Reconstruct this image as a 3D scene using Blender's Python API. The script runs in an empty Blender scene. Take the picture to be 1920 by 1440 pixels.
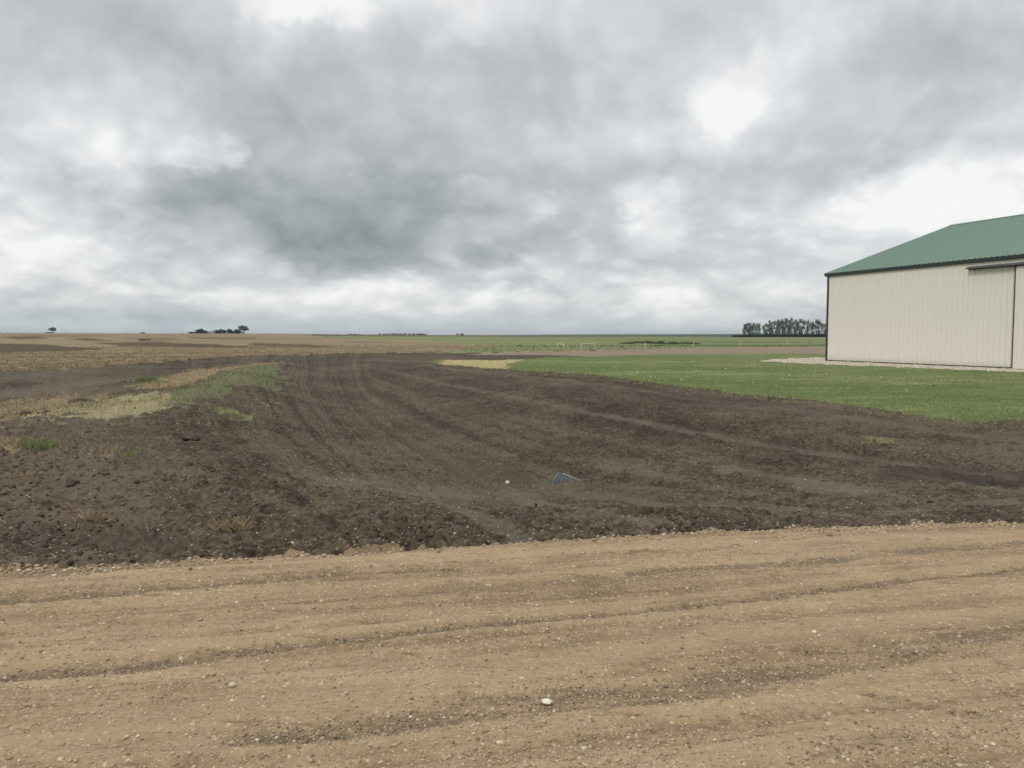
import bpy, math, random
import numpy as np
from mathutils import Vector
rng = np.random.default_rng(7)
random.seed(7)
SC = bpy.context.scene
COL = SC.collection

# ------------------------------------------------------------------ camera
CH = 1.65                      # eye height above the road
FP = 1500.0                    # focal length in photo pixels (1920 wide)
PITCH = math.atan((720 - 628) / FP)
cam = bpy.data.objects.new('camera', bpy.data.cameras.new('camera'))
COL.objects.link(cam)
cam.location = (0, 0, CH)
cam.rotation_euler = (math.pi / 2 - PITCH, 0, 0)
cam.data.sensor_width = 36
cam.data.lens = 36 * FP / 1920
cam.data.clip_start = 0.05
cam.data.clip_end = 30000
SC.camera = cam

def ray(px, py):
    X, Y = (px - 960) / FP, -(py - 720) / FP
    c, s = math.cos(PITCH), math.sin(PITCH)
    return np.array([X, c + Y * s, Y * c - s])

# ------------------------------------------------------------------ world: overcast sky
SUN_EL, SUN_AZ = math.radians(46), math.radians(-128)
world = bpy.data.worlds.new('World'); SC.world = world; world.use_nodes = True
class G:
    """tiny node-graph helper"""
    def __init__(s, tree):
        s.t = tree; s.n = tree.nodes; s.l = tree.links; s.n.clear()
    def put(s, sock, v):
        if v is None: return
        if hasattr(v, 'is_output'): s.l.new(v, sock)
        else: sock.default_value = v
    def node(s, typ, ins=(), **kw):
        n = s.n.new(typ)
        for k, v in kw.items(): setattr(n, k, v)
        for k, v in (ins.items() if isinstance(ins, dict) else enumerate(ins)): s.put(n.inputs[k], v)
        return n
    def m(s, op, a, b=None, c=None, clamp=False):
        n = s.node('ShaderNodeMath', (a, b, c), operation=op); n.use_clamp = clamp; return n.outputs[0]
    def v(s, op, a, b=None, c=None, scale=None):
        n = s.node('ShaderNodeVectorMath', (a, b, c), operation=op)
        if scale is not None: s.put(n.inputs['Scale'], scale)
        return n.outputs['Value'] if op in ('DOT_PRODUCT', 'LENGTH', 'DISTANCE') else n.outputs[0]
    def noise(s, vec, scale, detail=4, rough=.5, out=0, dim='3D', dist=0):
        n = s.node('ShaderNodeTexNoise', {'Scale': scale, 'Detail': detail, 'Roughness': rough, 'Distortion': dist}, noise_dimensions=dim)
        s.l.new(vec, n.inputs['Vector']); return n.outputs[out]
    def mix(s, f, a, b, mode='MIX'):
        n = s.n.new('ShaderNodeMix'); n.data_type = 'RGBA'; n.blend_type = mode
        s.put(n.inputs[0], f)
        for k, c in ((6, a), (7, b)):
            s.put(n.inputs[k], (*c, 1) if isinstance(c, tuple) and len(c) == 3 else c)
        return n.outputs[2]
    def ramp(s, f, stops, interp='LINEAR'):
        n = s.n.new('ShaderNodeValToRGB'); s.l.new(f, n.inputs[0]); cr = n.color_ramp; cr.interpolation = interp
        while len(cr.elements) < len(stops): cr.elements.new(.5)
        for e, (p, c) in zip(cr.elements, stops):
            e.position = p; e.color = (*c, 1) if isinstance(c, tuple) else (c, c, c, 1)
        return n.outputs[0]
    def remap(s, v, a, b, c=0., d=1., smooth=True):
        n = s.n.new('ShaderNodeMapRange'); n.interpolation_type = 'SMOOTHSTEP' if smooth else 'LINEAR'
        for k, x in enumerate((v, a, b, c, d)): s.put(n.inputs[k], x)
        return n.outputs[0]
def srgb(r, g, b):
    f = lambda c: (c / 255 / 12.92) if c / 255 <= .04045 else ((c / 255 + .055) / 1.055) ** 2.4
    return (f(r), f(g), f(b))

g = G(world.node_tree)
D = g.node('ShaderNodeTexCoord').outputs['Generated']
sx = g.node('ShaderNodeSeparateXYZ', (D,))
X, Y, Z = sx.outputs
azn = g.m('ARCTAN2', X, Y)
eln = g.m('ARCSINE', Z)
az_el = g.node('ShaderNodeCombineXYZ', (azn, eln, 0.)).outputs[0]
# the flat cloud deck seen from below: coordinates that crowd towards the horizon
zz = g.m('ADD', g.m('MAXIMUM', Z, 0.0), 0.10)
deck = g.node('ShaderNodeCombineXYZ', (g.m('DIVIDE', X, zz), g.m('DIVIDE', Y, zz), 0.)).outputs[0]
lel = g.m('MULTIPLY', g.m('LOGARITHM', g.m('ADD', g.m('MAXIMUM', eln, 0.), .22), 2.71828), .60)
iso = g.node('ShaderNodeCombineXYZ', (azn, lel, 0.)).outputs[0]
wn2 = g.noise(iso, 6.5, 6, .58, out=1, dim='2D')
wob2 = g.v('SUBTRACT', wn2, (.5, .5, .5))
P = g.v('MULTIPLY_ADD', wob2, g.v('SCALE', (1.1, .9, 0.), scale=g.remap(Z, 0.0, .25, .04, .13, smooth=False)), az_el)
# cloud masses: (photo column, row, half width, half height, brightness change)
CL = [(690, 420, 190, 80, -.27), (520, 400, 250, 60, -.15), (640, 480, 170, 42, -.13), (400, 345, 170, 44, -.12), (640, 260, 220, 130, -.19), (480, 220, 70, 70, -.08, 1),
      (810, 370, 100, 120, -.15), (560, 470, 200, 46, -.16, 1), (330, 355, 120, 50, -.14, 1), (720, 130, 190, 90, -.06), (230, 50, 300, 70, -.13), (330, 130, 150, 60, -.08), (330, 230, 150, 45, -.08),
      (590, 12, 90, 34, .24, 1), (640, 20, 150, 50, .12), (760, 10, 200, 50, .18), (110, 265, 150, 48, .20), (40, 130, 170, 40, .10), (235, 330, 60, 30, .16, 1), (440, 285, 26, 22, .22, 1), (370, 296, 90, 12, .16, 1),
      (150, 400, 110, 40, .03), (110, 465, 80, 24, .10, 1), (60, 540, 120, 26, -.05),
      (225, 528, 58, 18, .20, 1), (355, 545, 50, 13, .14, 1), (480, 565, 90, 10, .08, 1), (610, 560, 90, 12, .08), (720, 530, 80, 18, .20, 1), (690, 548, 60, 12, .10), (845, 578, 40, 9, .18, 1), (920, 560, 80, 10, .10),
      (915, 482, 50, 22, -.20, 1), (880, 490, 130, 36, .16, 1), (1010, 375, 80, 24, .12, 1), (910, 360, 40, 20, .12, 1), (1195, 375, 44, 34, .22, 1), (1240, 420, 50, 22, .16, 1),
      (1090, 150, 170, 80, -.17), (1110, 335, 140, 38, -.18), (1050, 460, 150, 60, -.19), (1330, 440, 120, 60, -.07), (1310, 500, 160, 40, -.05), (1120, 525, 70, 12, .10, 1),
      (1365, 190, 48, 40, .20), (1400, 185, 100, 70, .16), (1440, 120, 60, 40, .10, 1), (1340, 225, 50, 30, .12), (1470, 130, 130, 80, .10), (1290, 240, 120, 60, .06), (1500, 250, 190, 40, -.10), (1760, 140, 120, 80, -.14), (1560, 60, 160, 50, .05),
      (1860, 350, 190, 60, .34, 1), (1720, 400, 110, 30, .16), (1620, 400, 150, 50, .02), (1500, 330, 150, 40, -.07), (1400, 604, 70, 7, .14, 1),
      (1250, 300, 130, 30, -.05), (1480, 500, 140, 30, -.10), (1500, 560, 120, 24, -.10), (980, 560, 70, 14, .09, 1), (1030, 590, 260, 14, -.02), (330, 596, 330, 11, -.17), (120, 614, 300, 6, .06)]
acc = None
for cl_ in CL:
    cx, cy, rx, ry, a = cl_[:5]
    r = ray(cx, cy); r = r / np.linalg.norm(r)
    a0, e0 = math.atan2(r[0], r[1]), math.asin(r[2])
    ix, iy = FP / rx, FP / ry
    q = g.v('MULTIPLY_ADD', P, (ix, iy, 0.), (-a0 * ix, -e0 * iy, 0.))
    d2 = g.v('DOT_PRODUCT', q, q)
    e = g.remap(d2, 2.1, .1) if len(cl_) > 5 else g.m('POWER', .5, d2)
    acc = g.m('MULTIPLY_ADD', e, a * ((.58 if len(cl_) > 5 else .72) if a > 0 else .62), acc if acc is not None else .708)
isoW = g.v('MULTIPLY_ADD', wob2, (.05, .04, 0.), iso)
def relief(scale, det, rough, lift):
    """billows lit from above: a field less the same field a little higher up"""
    f0 = g.noise(isoW, scale, det, rough, dim='2D'); f1 = g.noise(g.v('ADD', isoW, (.0, lift, 0.)), scale, det, rough, dim='2D')
    return f0, g.m('SUBTRACT', f0, f1)
nA_, rA = relief(3.4, 5, .5, .05)
nB_ = g.noise(isoW, 7.5, 2, .45, dim='2D'); nC_ = g.noise(isoW, 17., 4, .5, dim='2D')
def bulge(n_):
    t_ = g.m('MULTIPLY_ADD', n_, 2., -1.); return g.m('SUBTRACT', g.m('POWER', g.m('MULTIPLY_ADD', t_, t_, .006), .42), .28)
b = g.m('MULTIPLY_ADD', g.m('SUBTRACT', nA_, .5), .34, acc)
b = g.m('MULTIPLY_ADD', rA, .24, b)
b = g.m('MULTIPLY_ADD', bulge(nB_), g.remap(Z, .02, .40, .34, .12), b)
b = g.m('MULTIPLY_ADD', bulge(nC_), g.remap(Z, .02, .40, .26, .09), b)
nD_ = g.remap(g.noise(g.v('MULTIPLY_ADD', wob2, (.09, .06, 0.), iso), 5.2, 5, .5, dim='2D'), .45, .56)
b = g.m('MULTIPLY_ADD', g.m('SUBTRACT', nD_, .5), .05, b)
b = g.m('ADD', b, g.m('MULTIPLY', g.remap(Z, .17, .07), g.remap(Z, .0, .05, 0., .07)))
cloud = g.ramp(b, [(.02, srgb(116, 124, 129)), (.22, srgb(142, 149, 153)), (.40, srgb(167, 173, 176)), (.57, srgb(194, 198, 201)), (.74, srgb(224, 227, 228)), (.90, srgb(253, 253, 250))])
hz = g.remap(Z, -.004, .05, .50, 0.)
cloud = g.mix(hz, cloud, srgb(183, 196, 202))
# clouds brighten towards the zenith, as every overcast deck does
cloud = g.v('SCALE', cloud, scale=g.remap(Z, .42, 1.0, 1.0, 2.0))
sky = g.node('ShaderNodeTexSky', sky_type='NISHITA'); sky.sun_disc = False; sky.sun_elevation = SUN_EL; sky.sun_rotation = SUN_AZ
skyc = g.v('SCALE', sky.outputs[0], scale=.10)
blue = g.remap(b, .50, .66, 0.02, .08)
tot = g.mix(blue, cloud, skyc)
under = g.remap(Z, -.02, -.004, 0., 1.)
tot = g.mix(under, (.16, .14, .10), tot)
bg = g.node('ShaderNodeBackground', {'Color': tot, 'Strength': 1.0})
g.l.new(bg.outputs[0], g.node('ShaderNodeOutputWorld').inputs[0])
world.cycles.sampling_method = 'NONE'

sun = bpy.data.objects.new('sun', bpy.data.lights.new('sun', 'SUN')); COL.objects.link(sun)
sun.data.energy = 1.3; sun.data.angle = math.radians(16); sun.data.color = (1, .96, .90)
sd_ = Vector((math.sin(SUN_AZ) * math.cos(SUN_EL), math.cos(SUN_AZ) * math.cos(SUN_EL), math.sin(SUN_EL)))
sun.rotation_euler = sd_.to_track_quat('Z', 'Y').to_euler()
SC.view_settings.view_transform = 'Standard'; SC.view_settings.look = 'None'
SC.view_settings.exposure = 0.0; SC.view_settings.gamma = 1
SC.cycles.max_bounces = 4; SC.cycles.diffuse_bounces = 2; SC.cycles.use_denoising = True

# ------------------------------------------------------------------ numpy noise
def _h(ix, iy, seed):
    n = (ix.astype(np.int64) * 374761393 + iy.astype(np.int64) * 668265263 + seed * 1442695041) & 0xffffffff
    n = ((n ^ (n >> 13)) * 1274126177) & 0xffffffff
    n = (n ^ (n >> 16)) & 0xffffffff
    return n.astype(np.float64) / 4294967295.0
def vnoise(x, y, seed=0):
    fx, fy = np.floor(x), np.floor(y); tx, ty = x - fx, y - fy
    ix, iy = fx.astype(np.int64), fy.astype(np.int64)
    tx = tx * tx * (3 - 2 * tx); ty = ty * ty * (3 - 2 * ty)
    a, b_ = _h(ix, iy, seed), _h(ix + 1, iy, seed); c, d = _h(ix, iy + 1, seed), _h(ix + 1, iy + 1, seed)
    return (a * (1 - tx) + b_ * tx) * (1 - ty) + (c * (1 - tx) + d * tx) * ty - .5
def fbm(x, y, f, octv=4, seed=0, rough=.5):
    s, a = 0, 1.
    for k in range(octv):
        ang = .6 + k * 1.1; c_, s_ = math.cos(ang), math.sin(ang)
        s = s + a * vnoise((x * c_ - y * s_) * f + 17.3 * k, (x * s_ + y * c_) * f - 9.1 * k, seed + k); a *= rough; f *= 2.03
    return s
def sstep(a, b_, x):
    t = np.clip((x - a) / (b_ - a), 0, 1); return t * t * (3 - 2 * t)

# ------------------------------------------------------------------ the lie of the land
def seg_d(px, py, P):
    """distance to a polyline, and the parameter along it (0..n-1)"""
    best = np.full(np.shape(px), 1e18); par = np.zeros(np.shape(px))
    for k in range(len(P) - 1):
        ax, ay = P[k][:2]; bx, by = P[k + 1][:2]
        dx, dy = bx - ax, by - ay
        t = np.clip(((px - ax) * dx + (py - ay) * dy) / (dx * dx + dy * dy), 0, 1)
        d = (px - ax - t * dx) ** 2 + (py - ay - t * dy) ** 2
        m = d < best; best = np.where(m, d, best); par = np.where(m, k + t, par)
    return np.sqrt(best), par
def sdist(px, py, P):
    """signed distance to a closed polygon, positive inside"""
    d, _ = seg_d(px, py, list(P) + [P[0]])
    ins = np.zeros(np.shape(px), bool); n = len(P)
    for k in range(n):
        x1, y1 = P[k]; x2, y2 = P[(k + 1) % n]
        if y1 == y2: continue
        c = ((y1 > py) != (y2 > py)) & (px < (x2 - x1) * (py - y1) / (y2 - y1) + x1)
        ins ^= c
    return np.where(ins, d, -d)
def flat(px, py, z=0):
    r = ray(px, py); t = (z - CH) / r[2]; return (r[0] * t, r[1] * t)
ROAD_EDGE = [flat(*p) for p in [(0, 1070), (200, 1062), (480, 1045), (960, 1016), (1200, 1003), (1440, 990), (1560, 982), (1700, 973), (1920, 965)]]
e0, e1 = ROAD_EDGE[0], ROAD_EDGE[-1]
ROAD_EDGE = [(e0[0] - 60, e0[1] - 6.5), (e0[0] - 8, e0[1] - 1.4)] + ROAD_EDGE + [(e1[0] + 8, e1[1] + 1.4), (e1[0] + 60, e1[1] + 9)]
ROAD_POLY = ROAD_EDGE + [(70, -3), (0, -5), (-65, -13)]
SWALE = [(16, 10.8, .10), (9, 11.6, .30), (4.5, 12.6, .62), (0.9, 13.6, .95), (-1.0, 18, .90), (-4.2, 28, .70), (-7.0, 37, .42), (-9.5, 45, .15), (-14, 56, .0)]
SW_D = np.array([p[2] for p in SWALE])
CREST = [(-9.0, 14.0), (-7.6, 18.5), (-9.2, 26), (-11.6, 36), (-12.4, 42)]
def H(x, y):
    x = np.asarray(x, float); y = np.asarray(y, float)
    d = np.hypot(x, y)
    az = np.degrees(np.arctan2(x, np.maximum(y, 1e-3)))
    A = np.interp(az, [-60, -33, -17, -12, 0, 10, 60], [3.2, 3.1, 2.5, 2.0, .9, .5, .4])
    z = A * sstep(110, 650, d) - (A - .8) * sstep(950, 1900, d)
    hill = np.interp(az, [-2, 2, 8, 18, 60], [0, 2.0, 3.0, 3.6, 4.5]); z = z + hill * sstep(1300, 2600, d)
    z = z + fbm(x, y, 1 / 90., 3, 5) * .35 * sstep(60, 160, d) * (1 - sstep(500, 900, d))
    c, t = seg_d(x, y, SWALE)
    w = np.interp(x, [-12, -4, 4, 9, 20], [5.2, 6.4, 7.6, 9.5, 10])
    w = np.where(y < 13, np.minimum(w, 7.0), w)
    z = z - np.interp(t, range(len(SWALE)), SW_D) * (1 - sstep(.0, 1., c / w))
    c, t = seg_d(x, y, CREST)
    z = z + .20 * np.exp(-(c / 2.0) ** 2)
    sr = sdist(x, y, ROAD_POLY)
    near = (d < 60)
    z = z - .13 * sstep(0.0, .9, -sr) * (1 - sstep(9, 26, -sr)) * near
    return z
_T = np.concatenate([np.linspace(1.5, 80, 6000), np.geomspace(80.1, 9000, 3000)])
def land(px, py):
    """the point of the land seen along this direction from the station point"""
    r = ray(px, py); L = np.hypot(r[0], r[1]); T = _T / L
    x, y, z = r[0] * T, r[1] * T, CH + r[2] * T
    f = z - H(x, y)
    k = np.argmax(f < 0)
    if f[k] >= 0: k = np.argmin(f) if py > 629.5 else len(T) - 1; return (x[k], y[k])
    if k == 0: return (x[0], y[0])
    s = f[k - 1] / (f[k - 1] - f[k]); t = T[k - 1] + s * (T[k] - T[k - 1])
    return (r[0] * t, r[1] * t)
# chart: bearing and nearness, so that widths can be given at any distance
def chart(x, y):
    yy = np.maximum(y, .4)
    return x / yy * FP, FP * CH / yy
def cpoly(pts): 
    out = []
    for p in pts:
        wx, wy = land(*p); u, v = chart(np.array(wx), np.array(wy)); out.append((float(u), float(v)))
    return out

PASTURE = cpoly([(585, 629.6), (620, 634), (690, 637.5), (780, 637.5), (860, 645), (935, 652), (880, 656), (822, 663), (860, 664), (960, 661), (1060, 659), (1230, 655.5), (1440, 652), (1560, 650), (2000, 644), (2600, 640), (2600, 632), (1900, 632), (1550, 632), (1400, 632), (1200, 631.6), (960, 631.2), (800, 630.4)])
FARROAD = cpoly([(870, 665.5), (960, 661), (1060, 659), (1230, 655.5), (1440, 652), (1560, 650), (2000, 644), (2600, 640), (2600, 652), (2000, 658), (1560, 663.5), (1440, 663.5), (1300, 664), (1200, 665.8), (1110, 668.5), (1000, 667.5), (930, 667)])
LAWN = cpoly([(787, 680), (810, 678), (837, 676.7), (960, 676), (1000, 673.5), (1050, 670.8), (1110, 668.5), (1200, 665.8), (1300, 664), (1440, 663.5), (1560, 663.5), (2000, 658), (2600, 652), (3600, 720), (2500, 812), (2100, 800), (1920, 795), (1790, 791), (1715, 781), (1615, 767), (1515, 755), (1440, 747), (1360, 737), (1285, 727), (1210, 719), (1150, 710), (1060, 702), (1000, 699.5), (960, 697), (915, 692.5), (840, 687), (805, 682)])
PAD = cpoly([(1422, 679), (1450, 676), (1480, 674.3), (1549, 672.5), (1900, 668), (2500, 680), (2500, 730), (1920, 701), (1698, 690.5), (1600, 687.5), (1500, 683)])
STUB = cpoly([(-4000, 790), (-900, 745), (-300, 715), (0, 700), (100, 697.5), (200, 689), (275, 682.5), (375, 675), (480, 667.5), (555, 667), (655, 664), (730, 662.5), (822, 663), (880, 656), (935, 652), (860, 645), (780, 637.5), (690, 637.5), (620, 634), (585, 629.6)])
STUB = STUB + [(STUB[-1][0], .02), (-6000, .02)]

# ------------------------------------------------------------------ marks on the ground: wheel tracks, grass, straw
def cline(pts):
    o = []
    for p in pts:
        wx, wy = land(p[0], p[1]); u, v = chart(np.array(wx), np.array(wy)); o.append((float(u), float(v)))
    return o
def track(U, V, pts, w, hard=.5):
    P_ = cline(pts); d, t = seg_d(U, V, P_)
    ww = np.interp(t, np.linspace(0, len(P_) - 1, len(w)), w) if isinstance(w, (list, tuple)) else w
    tn = t / (len(P_) - 1)
    return (1 - sstep(hard * ww, ww, d)) * sstep(0, .06, tn) * (1 - sstep(.94, 1., tn))
SOIL_TR = [([(700, 690), (780, 705), (817, 717), (930, 738), (1040, 760), (1200, 790), (1340, 815), (1440, 835), (1615, 857), (1740, 870), (1920, 895), (2200, 930)], [1., 1.6, 2.4, 3.4, 4, 6], .7),
           ([(790, 684), (830, 690), (950, 703), (1057, 713), (1170, 725), (1273, 743), (1500, 770), (1640, 790), (1850, 822), (2000, 840)], [1.5, 2, 2.5, 4, 4], .6),
           ([(1330, 880), (1420, 888), (1515, 902), (1640, 922), (1720, 940)], [4, 4.5, 5], .85),
           ([(1480, 905), (1600, 925), (1700, 955)], [12, 15, 10], .7),
           ([(580, 905), (700, 905), (790, 925), (880, 960), (980, 1005), (1010, 1020)], [16, 30, 34, 30], .85),
           ([(790, 905), (813, 920), (1000, 940), (1117, 957), (1233, 993), (1260, 1005)], [12, 20, 22, 20], .95),
           ([(1000, 908), (1033, 917), (1140, 933), (1233, 947), (1530, 960), (1640, 968)], [8, 10, 14, 10], .7),
           ([(1560, 975), (1700, 958), (1830, 945), (1920, 940)], [10, 14, 10], .75),
           ([(1700, 890), (1800, 905), (1920, 925), (2100, 950)], [4, 5, 5], .7),
           ([(-200, 752), (0, 740), (100, 732), (167, 720), (240, 712)], [6, 9, 8, 4], .75),
           ([(560, 730), (590, 770), (650, 850), (760, 930)], [8, 14, 18], .22),
           ([(520, 705), (620, 690), (740, 684)], [4, 6, 4], .30),
           ([(840, 678), (700, 676), (560, 672)], [2, 2, 2], .35)]
SOIL_DK = [([(1640, 890), (1760, 895), (1880, 905), (1940, 915)], [10, 12, 8], .9), ([(1740, 872), (1900, 890), (2000, 905)], [5, 7, 6], .6),
           ([(740, 668), (640, 672), (560, 676), (500, 680)], [3, 5, 6, 4], .5), ([(860, 667), (960, 667), (1080, 667)], [2, 3, 1.5], .8),
           ([(0, 722), (40, 722), (80, 718)], [8, 10, 4], .9), ([(1000, 730), (1150, 735), (1400, 755), (1560, 775)], [3, 5, 6], .45),
           ([(0, 1010), (150, 1030), (350, 1020)], [50, 55, 30], .55), ([(520, 960), (560, 990), (700, 1010)], [30, 30, 14], .4), ([(880, 945), (960, 965), (1000, 975)], [8, 14, 10], .6),
           ([(1480, 985), (1560, 975), (1640, 965)], [7, 9, 5], .8), ([(1020, 1000), (1100, 985), (1190, 998)], [10, 12, 6], .5)]
SOIL_OL = [([(440, 800), (500, 850), (580, 900), (660, 950)], [24, 46, 50, 30], .7), ([(640, 790), (760, 850), (860, 885), (1000, 905), (1080, 920), (1280, 930), (1500, 950)], [20, 40, 30, 16, 12], .55),
           ([(250, 850), (350, 880), (430, 930)], [20, 30, 20], .20)]
GREEN = [([(315, 742), (350, 728), (400, 706), (430, 696), (500, 684), (517, 690), (522, 705), (524, 725), (508, 738), (495, 725), (470, 720), (440, 725), (430, 735), (380, 745), (330, 757), (298, 758)], 1.), ([(258, 712), (275, 707), (300, 710), (320, 716), (285, 720)], 1.5)]
PALE = [([(50, 779), (110, 772), (180, 755), (220, 745), (300, 735), (335, 745), (332, 757), (300, 772), (280, 782), (230, 785), (150, 784), (90, 788)], .9)]
STRAW = [([(255, 728), (310, 706), (370, 692), (450, 685), (540, 677), (520, 684), (440, 692), (400, 702), (350, 724), (290, 730)], .8), ([(-300, 770), (0, 752), (60, 745), (180, 738), (220, 742), (170, 762), (60, 776), (0, 800), (-300, 830)], .55), ([(-200, 810), (0, 800), (60, 812), (70, 835), (0, 858), (-200, 880)], .45), ([(100, 835), (200, 838), (250, 850), (200, 862), (110, 855)], .35)]
YELL = [([(395, 760), (420, 757), (458, 776), (430, 786), (398, 776)], .8), ([(338, 789), (375, 793), (362, 801)], .8), ([(488, 747), (508, 755), (514, 767), (497, 764)], .9), ([(505, 768), (535, 778), (515, 782)], .4)]
ROAD_DK = [([(-200, 1138), (0, 1127), (200, 1117), (425, 1092), (725, 1075), (900, 1066)], [9, 10, 8, 4], .9), ([(-100, 1112), (0, 1107), (380, 1085), (950, 1050), (1100, 1040)], [3, 4, 3], .5),
           ([(960, 1047), (1310, 1030), (1500, 1012), (1710, 990), (1930, 975)], [3, 5, 4, 3], .55), ([(-300, 1300), (-100, 1282), (0, 1272), (250, 1252), (425, 1227), (600, 1207), (950, 1172), (1160, 1152), (1360, 1130), (1660, 1097), (1920, 1067), (2200, 1030)], [20, 16, 11, 9, 7], .9),
           ([(1150, 1078), (1280, 1067), (1510, 1057), (1710, 1035), (1910, 1020), (2100, 1000)], [5, 11, 14, 8], .8), ([(380, 1400), (560, 1385), (800, 1345), (960, 1322), (1200, 1305), (1400, 1275), (1600, 1240), (1920, 1180), (2200, 1130)], [20, 40, 48, 42, 30], .72),
           ([(1500, 1420), (1700, 1390), (1920, 1370), (2200, 1330)], [40, 44, 36], .45), ([(1600, 1300), (1760, 1330), (1920, 1365)], [10, 14, 18], .6), ([(0, 1330), (60, 1325), (150, 1318)], [5, 6, 3], .5), ([(150, 1225), (190, 1218), (230, 1212)], [6, 10, 5], .5)]
ROAD_LT = [([(-300, 1410), (0, 1375), (400, 1335), (950, 1262), (1210, 1210), (1500, 1180), (1920, 1140), (2200, 1100)], [50, 46, 34, 26], .9), ([(-200, 1275), (0, 1252), (425, 1207), (950, 1152), (1360, 1112), (1920, 1050), (2200, 1015)], [13, 11, 8, 7], .9),
           ([(-200, 1100), (0, 1088), (480, 1060), (960, 1034), (1440, 1006), (1920, 979), (2200, 962)], [8, 6, 6], .8), ([(900, 1372), (960, 1362), (1460, 1305), (1910, 1240), (2200, 1200)], [20, 22, 20], .7), ([(0, 1145), (500, 1120), (1000, 1085), (1300, 1050)], [12, 10, 8], .4)]
STUB_DK = [([(-400, 643), (0, 645), (62, 646), (200, 656.5), (100, 660), (0, 662), (-400, 668)], .9), ([(170, 643), (300, 641.5), (400, 646), (480, 652), (390, 652.5), (240, 650)], .8), ([(120, 635), (170, 634.5), (215, 640), (160, 638.5)], .8), ([(0, 632), (70, 630.5), (95, 635), (30, 636.5)], .7),
           ([(470, 643), (560, 646), (640, 651), (590, 652), (470, 650)], .7), ([(225, 634.5), (330, 634.5), (340, 637), (260, 637)], .6), ([(350, 633), (480, 633.5), (480, 636), (370, 636)], .6), ([(0, 628), (120, 629), (220, 630), (100, 631.5)], .6), ([(500, 662), (640, 660), (560, 664)], .3), ([(640, 640), (740, 641), (700, 644), (650, 643)], .25)]
def polymask(U, V, lst, soft):
    m = np.zeros(np.shape(U))
    for pts, a in lst: m = np.maximum(m, a * sstep(-soft, soft, sdist(U, V, cpoly(pts))))
    return m
def trmask(U, V, lst):
    m = np.zeros(np.shape(U))
    for pts, w, a in lst: m = np.maximum(m, a * track(U, V, pts, w, .25))
    return m

REG = {'gravel_road': 0, 'soil': 1, 'lawn': 2, 'pasture': 3, 'farm_track': 4, 'stubble_field': 5, 'gravel_pad': 6, 'distant_field': 7}
def region(x, y):
    d = np.hypot(x, y)
    jx = fbm(x, y, 1.3, 5, 31, .62) * (.22 + .006 * np.minimum(d, 100)); jy = fbm(x, y, 1.3, 5, 47, .62) * (.16 + .012 * np.minimum(d, 100))
    xa, ya = x + jx, y + jy
    U, V = chart(xa, ya); U2, V2 = chart(x + jx * .5, y + jy * .35)
    r = np.full(np.shape(x), REG['soil'])
    fr = y > .5
    r[fr & (sdist(U2, V2, STUB) > 0)] = REG['stubble_field']
    r[fr & (sdist(U, V, FARROAD) > 0)] = REG['farm_track']
    r[fr & (sdist(U2, V2, PASTURE) > 0)] = REG['pasture']
    r[fr & (sdist(U, V, LAWN) > 0)] = REG['lawn']
    r[fr & (sdist(U2, V2, PAD) > 0)] = REG['gravel_pad']
    az = np.degrees(np.arctan2(x, y))
    r[(d > 1250) | ((d > 620) & (az > -13.5) & (r != REG['pasture']))] = REG['distant_field']
    r[~fr] = REG['stubble_field']
    r[sdist(x + jx * .06, y + jy * .07, ROAD_POLY) > 0] = REG['gravel_road']
    return r
def marks(x, y):
    d = np.hypot(x, y)
    jx = fbm(x, y, 2.1, 4, 61, .6); jy = fbm(x, y, 2.1, 4, 77, .6)
    U, V = chart(x + jx * (.08 + .01 * np.minimum(d, 120)), y + jy * (.10 + .016 * np.minimum(d, 120)))
    Us, Vs = chart(x + jx * .9, y + jy * 1.1 * (1 + .02 * np.minimum(d, 60)))
    M = {}
    Ut, Vt = chart(x + jx * .04, y + jy * (.06 + .006 * np.minimum(d, 60))); M['lt_soil'] = trmask(Ut, Vt, SOIL_TR) * np.clip(.80 + .9 * fbm(x, y, 2.2, 4, 203, .65), .0, 1.1); M['dk_soil'] = trmask(U, V, SOIL_DK); M['ol_soil'] = trmask(Us, Vs, SOIL_OL)
    uA, tA = seg_d(Ut, Vt, cline([(540, 684), (520, 705), (560, 780), (640, 860), (800, 950), (1000, 1015), (1200, 1010)])); uB, tB = seg_d(Ut, Vt, cline([(700, 690), (817, 717), (1040, 760), (1340, 815), (1615, 857), (1920, 895), (2200, 930)]))
    tt = uA / (uA + uB + 1e-6); along = tA / 6 + tB / 6
    M['streak'] = np.clip(fbm(tt * 34, along * 2.2, 1., 4, 301, .7) * 1.7, -1, 1) * (1 - sstep(500, 900, Ut * 0 + d * 8))
    q_r = y * math.cos(math.radians(12)) - x * math.sin(math.radians(12)); p_r = x * math.cos(math.radians(12)) + y * math.sin(math.radians(12))
    M['rstreak'] = np.clip((fbm(p_r * .10 + 3, q_r * 4.2, 1., 5, 305, .72) + .7 * fbm(p_r * .4, q_r * 12, 1., 3, 309, .65)) * 1.8, -1, 1)
    M['green'] = polymask(Us, Vs, GREEN, 7); M['pale'] = polymask(Us, Vs, PALE, 9); M['straw'] = polymask(Us, Vs, STRAW, 8); M['yell'] = polymask(Us, Vs, YELL, 4)
    Ur, Vr = chart(x + jx * .02, y + jy * .045); M['dk_road'] = trmask(Ur, Vr, ROAD_DK); M['lt_road'] = trmask(Ur, Vr, ROAD_LT)
    M['dk_stub'] = polymask(U, V, STUB_DK, .7)
    M['straw_lawn'] = sstep(-1.2, 1.2, sdist(U, V, cpoly([(835, 676), (900, 675), (985, 674), (965, 680), (948, 684), (948, 700), (915, 694), (835, 686), (825, 681)])))
    return M

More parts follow.
